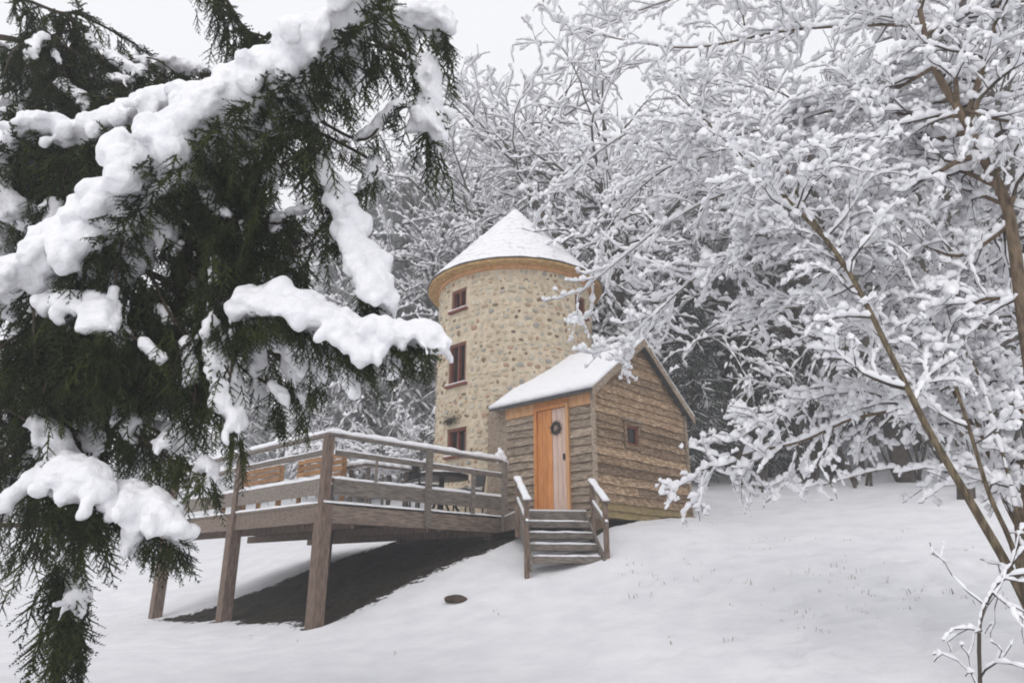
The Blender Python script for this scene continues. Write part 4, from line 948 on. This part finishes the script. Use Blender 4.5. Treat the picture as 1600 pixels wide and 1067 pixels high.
B14 = [(90, 82, 5.6, 9), (140, 86, 5.6, 12), (200, 95, 5.6, 13), (260, 100, 5.6, 13), (320, 108, 5.6, 14), (350, 118, 5.6, 9)]
bough([root(6.0), at(-20, 60, 5.6)] + wp(B14), .03, .2, 44, pillow(B14, 1, .3))
bough([root(6.6), at(-20, -20, 5.4), at(40, 0, 5.2), at(95, 20, 5.1), at(130, 15, 5.0)], .02, .35, 26, None)
bough([at(250, -120, 4.4), at(300, -50, 4.5), at(345, -10, 4.6), at(375, 35, 4.6), at(388, 62, 4.6)], .02, .2, 30, None, hang=.5)
for pp in ([(180, 640, 4.4, 10), (200, 655, 4.4, 17), (208, 690, 4.4, 9)], [(60, 660, 4.5, 14), (95, 690, 4.45, 22), (110, 712, 4.4, 14)], [(0, 560, 4.6, 18), (12, 580, 4.6, 14)], [(445, 560, 4.4, 10), (462, 585, 4.4, 14), (480, 640, 4.4, 8)],
           [(495, 560, 4.4, 12), (500, 600, 4.4, 10)], [(285, 380, 4.3, 7), (272, 395, 4.3, 10)], [(425, 345, 4.3, 8), (455, 330, 4.25, 9), (480, 325, 4.2, 7)], [(585, 250, 4.4, 12), (575, 280, 4.4, 14), (562, 300, 4.4, 8)], [(310, 735, 4.25, 8), (325, 722, 4.2, 12), (338, 745, 4.2, 8)],
           [(560, 215, 4.3, 9), (600, 185, 4.3, 12), (625, 160, 4.3, 9)], [(95, 130, 5.0, 12), (125, 150, 5.0, 16), (140, 178, 5.0, 9)], [(165, 120, 5.0, 9), (205, 128, 5.0, 13)], [(20, 150, 5.0, 12), (0, 170, 5.0, 14)], [(425, 600, 4.3, 7), (440, 620, 4.3, 12), (446, 645, 4.3, 7)]):
    st_ = at(pp[0][0] - 90, pp[0][1] - 45, pp[0][2] + .25)
    bough([st_] + wp(pp, .5), .009, .1, 42, pillow(pp, 2, .6), vox=.015, size=.6, tail=.1, under=.04, snow_lump=.014)
# inner boughs that fill the crown
POLY = [(0, 70), (120, 90), (330, 125), (350, 190), (500, 100), (640, 60), (650, 180), (560, 250), (500, 240), (470, 330), (560, 480), (690, 530), (620, 580), (480, 640), (400, 690), (330, 720), (260, 820), (160, 830), (130, 960), (0, 1000), (-60, 1000), (-60, 70)]
def inside(x, y):
    c = False
    for (x0, y0), (x1, y1) in zip(POLY, POLY[1:] + POLY[:1]):
        if (y0 > y) != (y1 > y) and x < (x1 - x0) * (y - y0) / (y1 - y0) + x0: c = not c
    return c
cnt = tries = 0
while cnt < 265 and tries < 14000:
    tries += 1
    x, y = rf.uniform(-40, 660), rf.uniform(60, 930)
    if not (inside(x, y) and inside(x, y + 85) and inside(x + 35, y + 40)): continue
    front = cnt >= 185; d = rf.uniform(4.1, 4.5) if front else rf.uniform(4.55, 6.1)
    if front and ((x < 300 and (60 < y < 540 or y > 620)) or (x > 380 and y > 420)): continue
    tip = at(x, y, d)
    cand = [q for q in PATHS if .3 < (q - tip).length < 1.25 and q.z > tip.z - .05 and q.x < tip.x + .35]
    if not cand: continue
    p0 = rf.choice(cand); h = p0.z - tip.z; L = (tip - p0).length
    near_ = p0.lerp(tip, .7) + Vector((rf.gauss(0, .04), rf.gauss(0, .04), .05 + .06 * L)); path = [p0, p0.lerp(tip, .35) + Vector((0, 0, .04 + .05 * L)), near_, tip]
    sb = None
    if rf.random() < .8 or front:
        sb = []; k = rf.randint(3, 9); r0_ = rf.uniform(.028, .072) if not front else rf.uniform(.018, .045); c = path[1].lerp(near_, rf.random()); dr = (tip - c).normalized()
        for i in range(k):
            r_ = r0_ * rf.uniform(.75, 1.2); sb.append((c + Vector((0, 0, .02)), (r_ * 1.1, r_ * 1.1, r_ * .85)))
            for _ in range(2): sb.append((c + Vector((rf.uniform(-.8, .8) * r_, rf.uniform(-.8, .8) * r_, -r_ * rf.uniform(.2, .7))), (r_ * .55, r_ * .55, r_ * .6)))
            c = c + (dr + Vector((rf.gauss(0, .2), rf.gauss(0, .2), rf.gauss(0, .1)))) * r_ * .85
    bough(path, .009, .0, 40, sb, vox=.016, hang=.9, snow_lump=.012, size=.78, under=.0, tail=.25 if y < 600 else .12); cnt += 1

# ------------------------------------------------------------------ dead grass pricking through the snow
rg_ = random.Random(55); m = MB()
for i in range(300):
    if rg_.random() < .75: x, y = rg_.uniform(1.6, 6.5), rg_.uniform(7.4, 12.0)
    else: x, y = rg_.uniform(-4, 8), rg_.uniform(8, 14)
    if noise.noise(Vector((x * .8, y * .8, 1))) < -.05: continue
    a_, b_ = loc_ab(x, y)
    if -.2 < a_ < 8 and -2.2 < b_ < 7: continue
    z = gz(x, y)
    for k in range(rg_.randint(1, 4)):
        d = Vector((rg_.gauss(0, .5), rg_.gauss(0, .5), 1)).normalized() * rg_.uniform(.012, .05); w = Vector((rg_.uniform(-1, 1), rg_.uniform(-1, 1), 0)).normalized() * .004; p = Vector((x + rg_.gauss(0, .03), y + rg_.gauss(0, .03), z - .04))
        m.add([p - w, p + w, p + d * .8 + w * .6 + Vector((0, 0, .04)), p + d * 1.2 + Vector((0, 0, .03))], [(0, 1, 2, 3)])
o = m.build('dead_grass', 'grass', fix=False); tag(o, 'dead grass blades pricking through the snow of the meadow', 'grass', kind='stuff')

# a dark stump and withered weeds in the near corner
p = base_of(1602, 1065, 4.4); zg = gz(p.x, p.y)
st_ = empty('tree_stump', (p.x, p.y, zg), 0, 'dark rotten stump low in the snow below the forking hazel', 'stump')
MB().tube([(0, 0, -.1), (.01, 0, .05), (0, .02, .16), (.01, .02, .20)], [.16, .12, .10, .085], 11).build('trunk', 'bark', st_, smooth=True)
blob('snow', [((.02, .02, .215), (.08, .07, .03)), ((-.03, 0, .21), (.05, .06, .025))], .012, st_, lump=.006)
for px_, lab in ((1468, 'withered dark weed with two curled leaves standing alone in the snow'), (1492, 'withered dark weed with drooping leaves beside the low sapling')):
    p = base_of(px_, 1062, 5.2); zg = gz(p.x, p.y); w_ = empty('withered_weed', (p.x, p.y, zg), 0, lab, 'weed'); rw = random.Random(px_)
    MB().tube([(0, 0, -.08), (.01, 0, .08), (.03, .01, .15)], [.006, .005, .003], 5).build('stem', 'bark', w_)
    for k in range(4):
        a = rw.uniform(0, 6.28); z = .05 + .03 * k; d = Vector((math.cos(a), math.sin(a), .1)); sd = Vector((-d.y, d.x, 0)) * .028
        q = Vector((.015, 0, z)); pts_ = [q, q + d * .04 + sd, q + d * .04 - sd, q + d * .08 + sd * .8 - Vector((0, 0, .02)), q + d * .08 - sd * .8 - Vector((0, 0, .02)), q + d * .11 - Vector((0, 0, .05))]
        MB().add(pts_, [(0, 1, 2), (1, 3, 4, 2), (3, 5, 4)]).build('leaf', 'rock', w_, fix=False)

# ------------------------------------------------------------------ winter haze over the whole slope
m = MB().box(-80, 90, -25, 115, -4, 52); hz = m.build('haze', None); hz['kind'] = 'stuff'
hm = bpy.data.materials.new('winter_haze'); hm.use_nodes = True; hn = hm.node_tree; hn.nodes.clear()
ho = hn.nodes.new('ShaderNodeOutputMaterial'); hv = hn.nodes.new('ShaderNodeVolumePrincipled')
hv.inputs['Color'].default_value = (.93, .94, .96, 1); hv.inputs['Density'].default_value = 0.0048; hv.inputs['Anisotropy'].default_value = 0.2
hn.links.new(hv.outputs[0], ho.inputs['Volume']); hz.data.materials.append(hm)
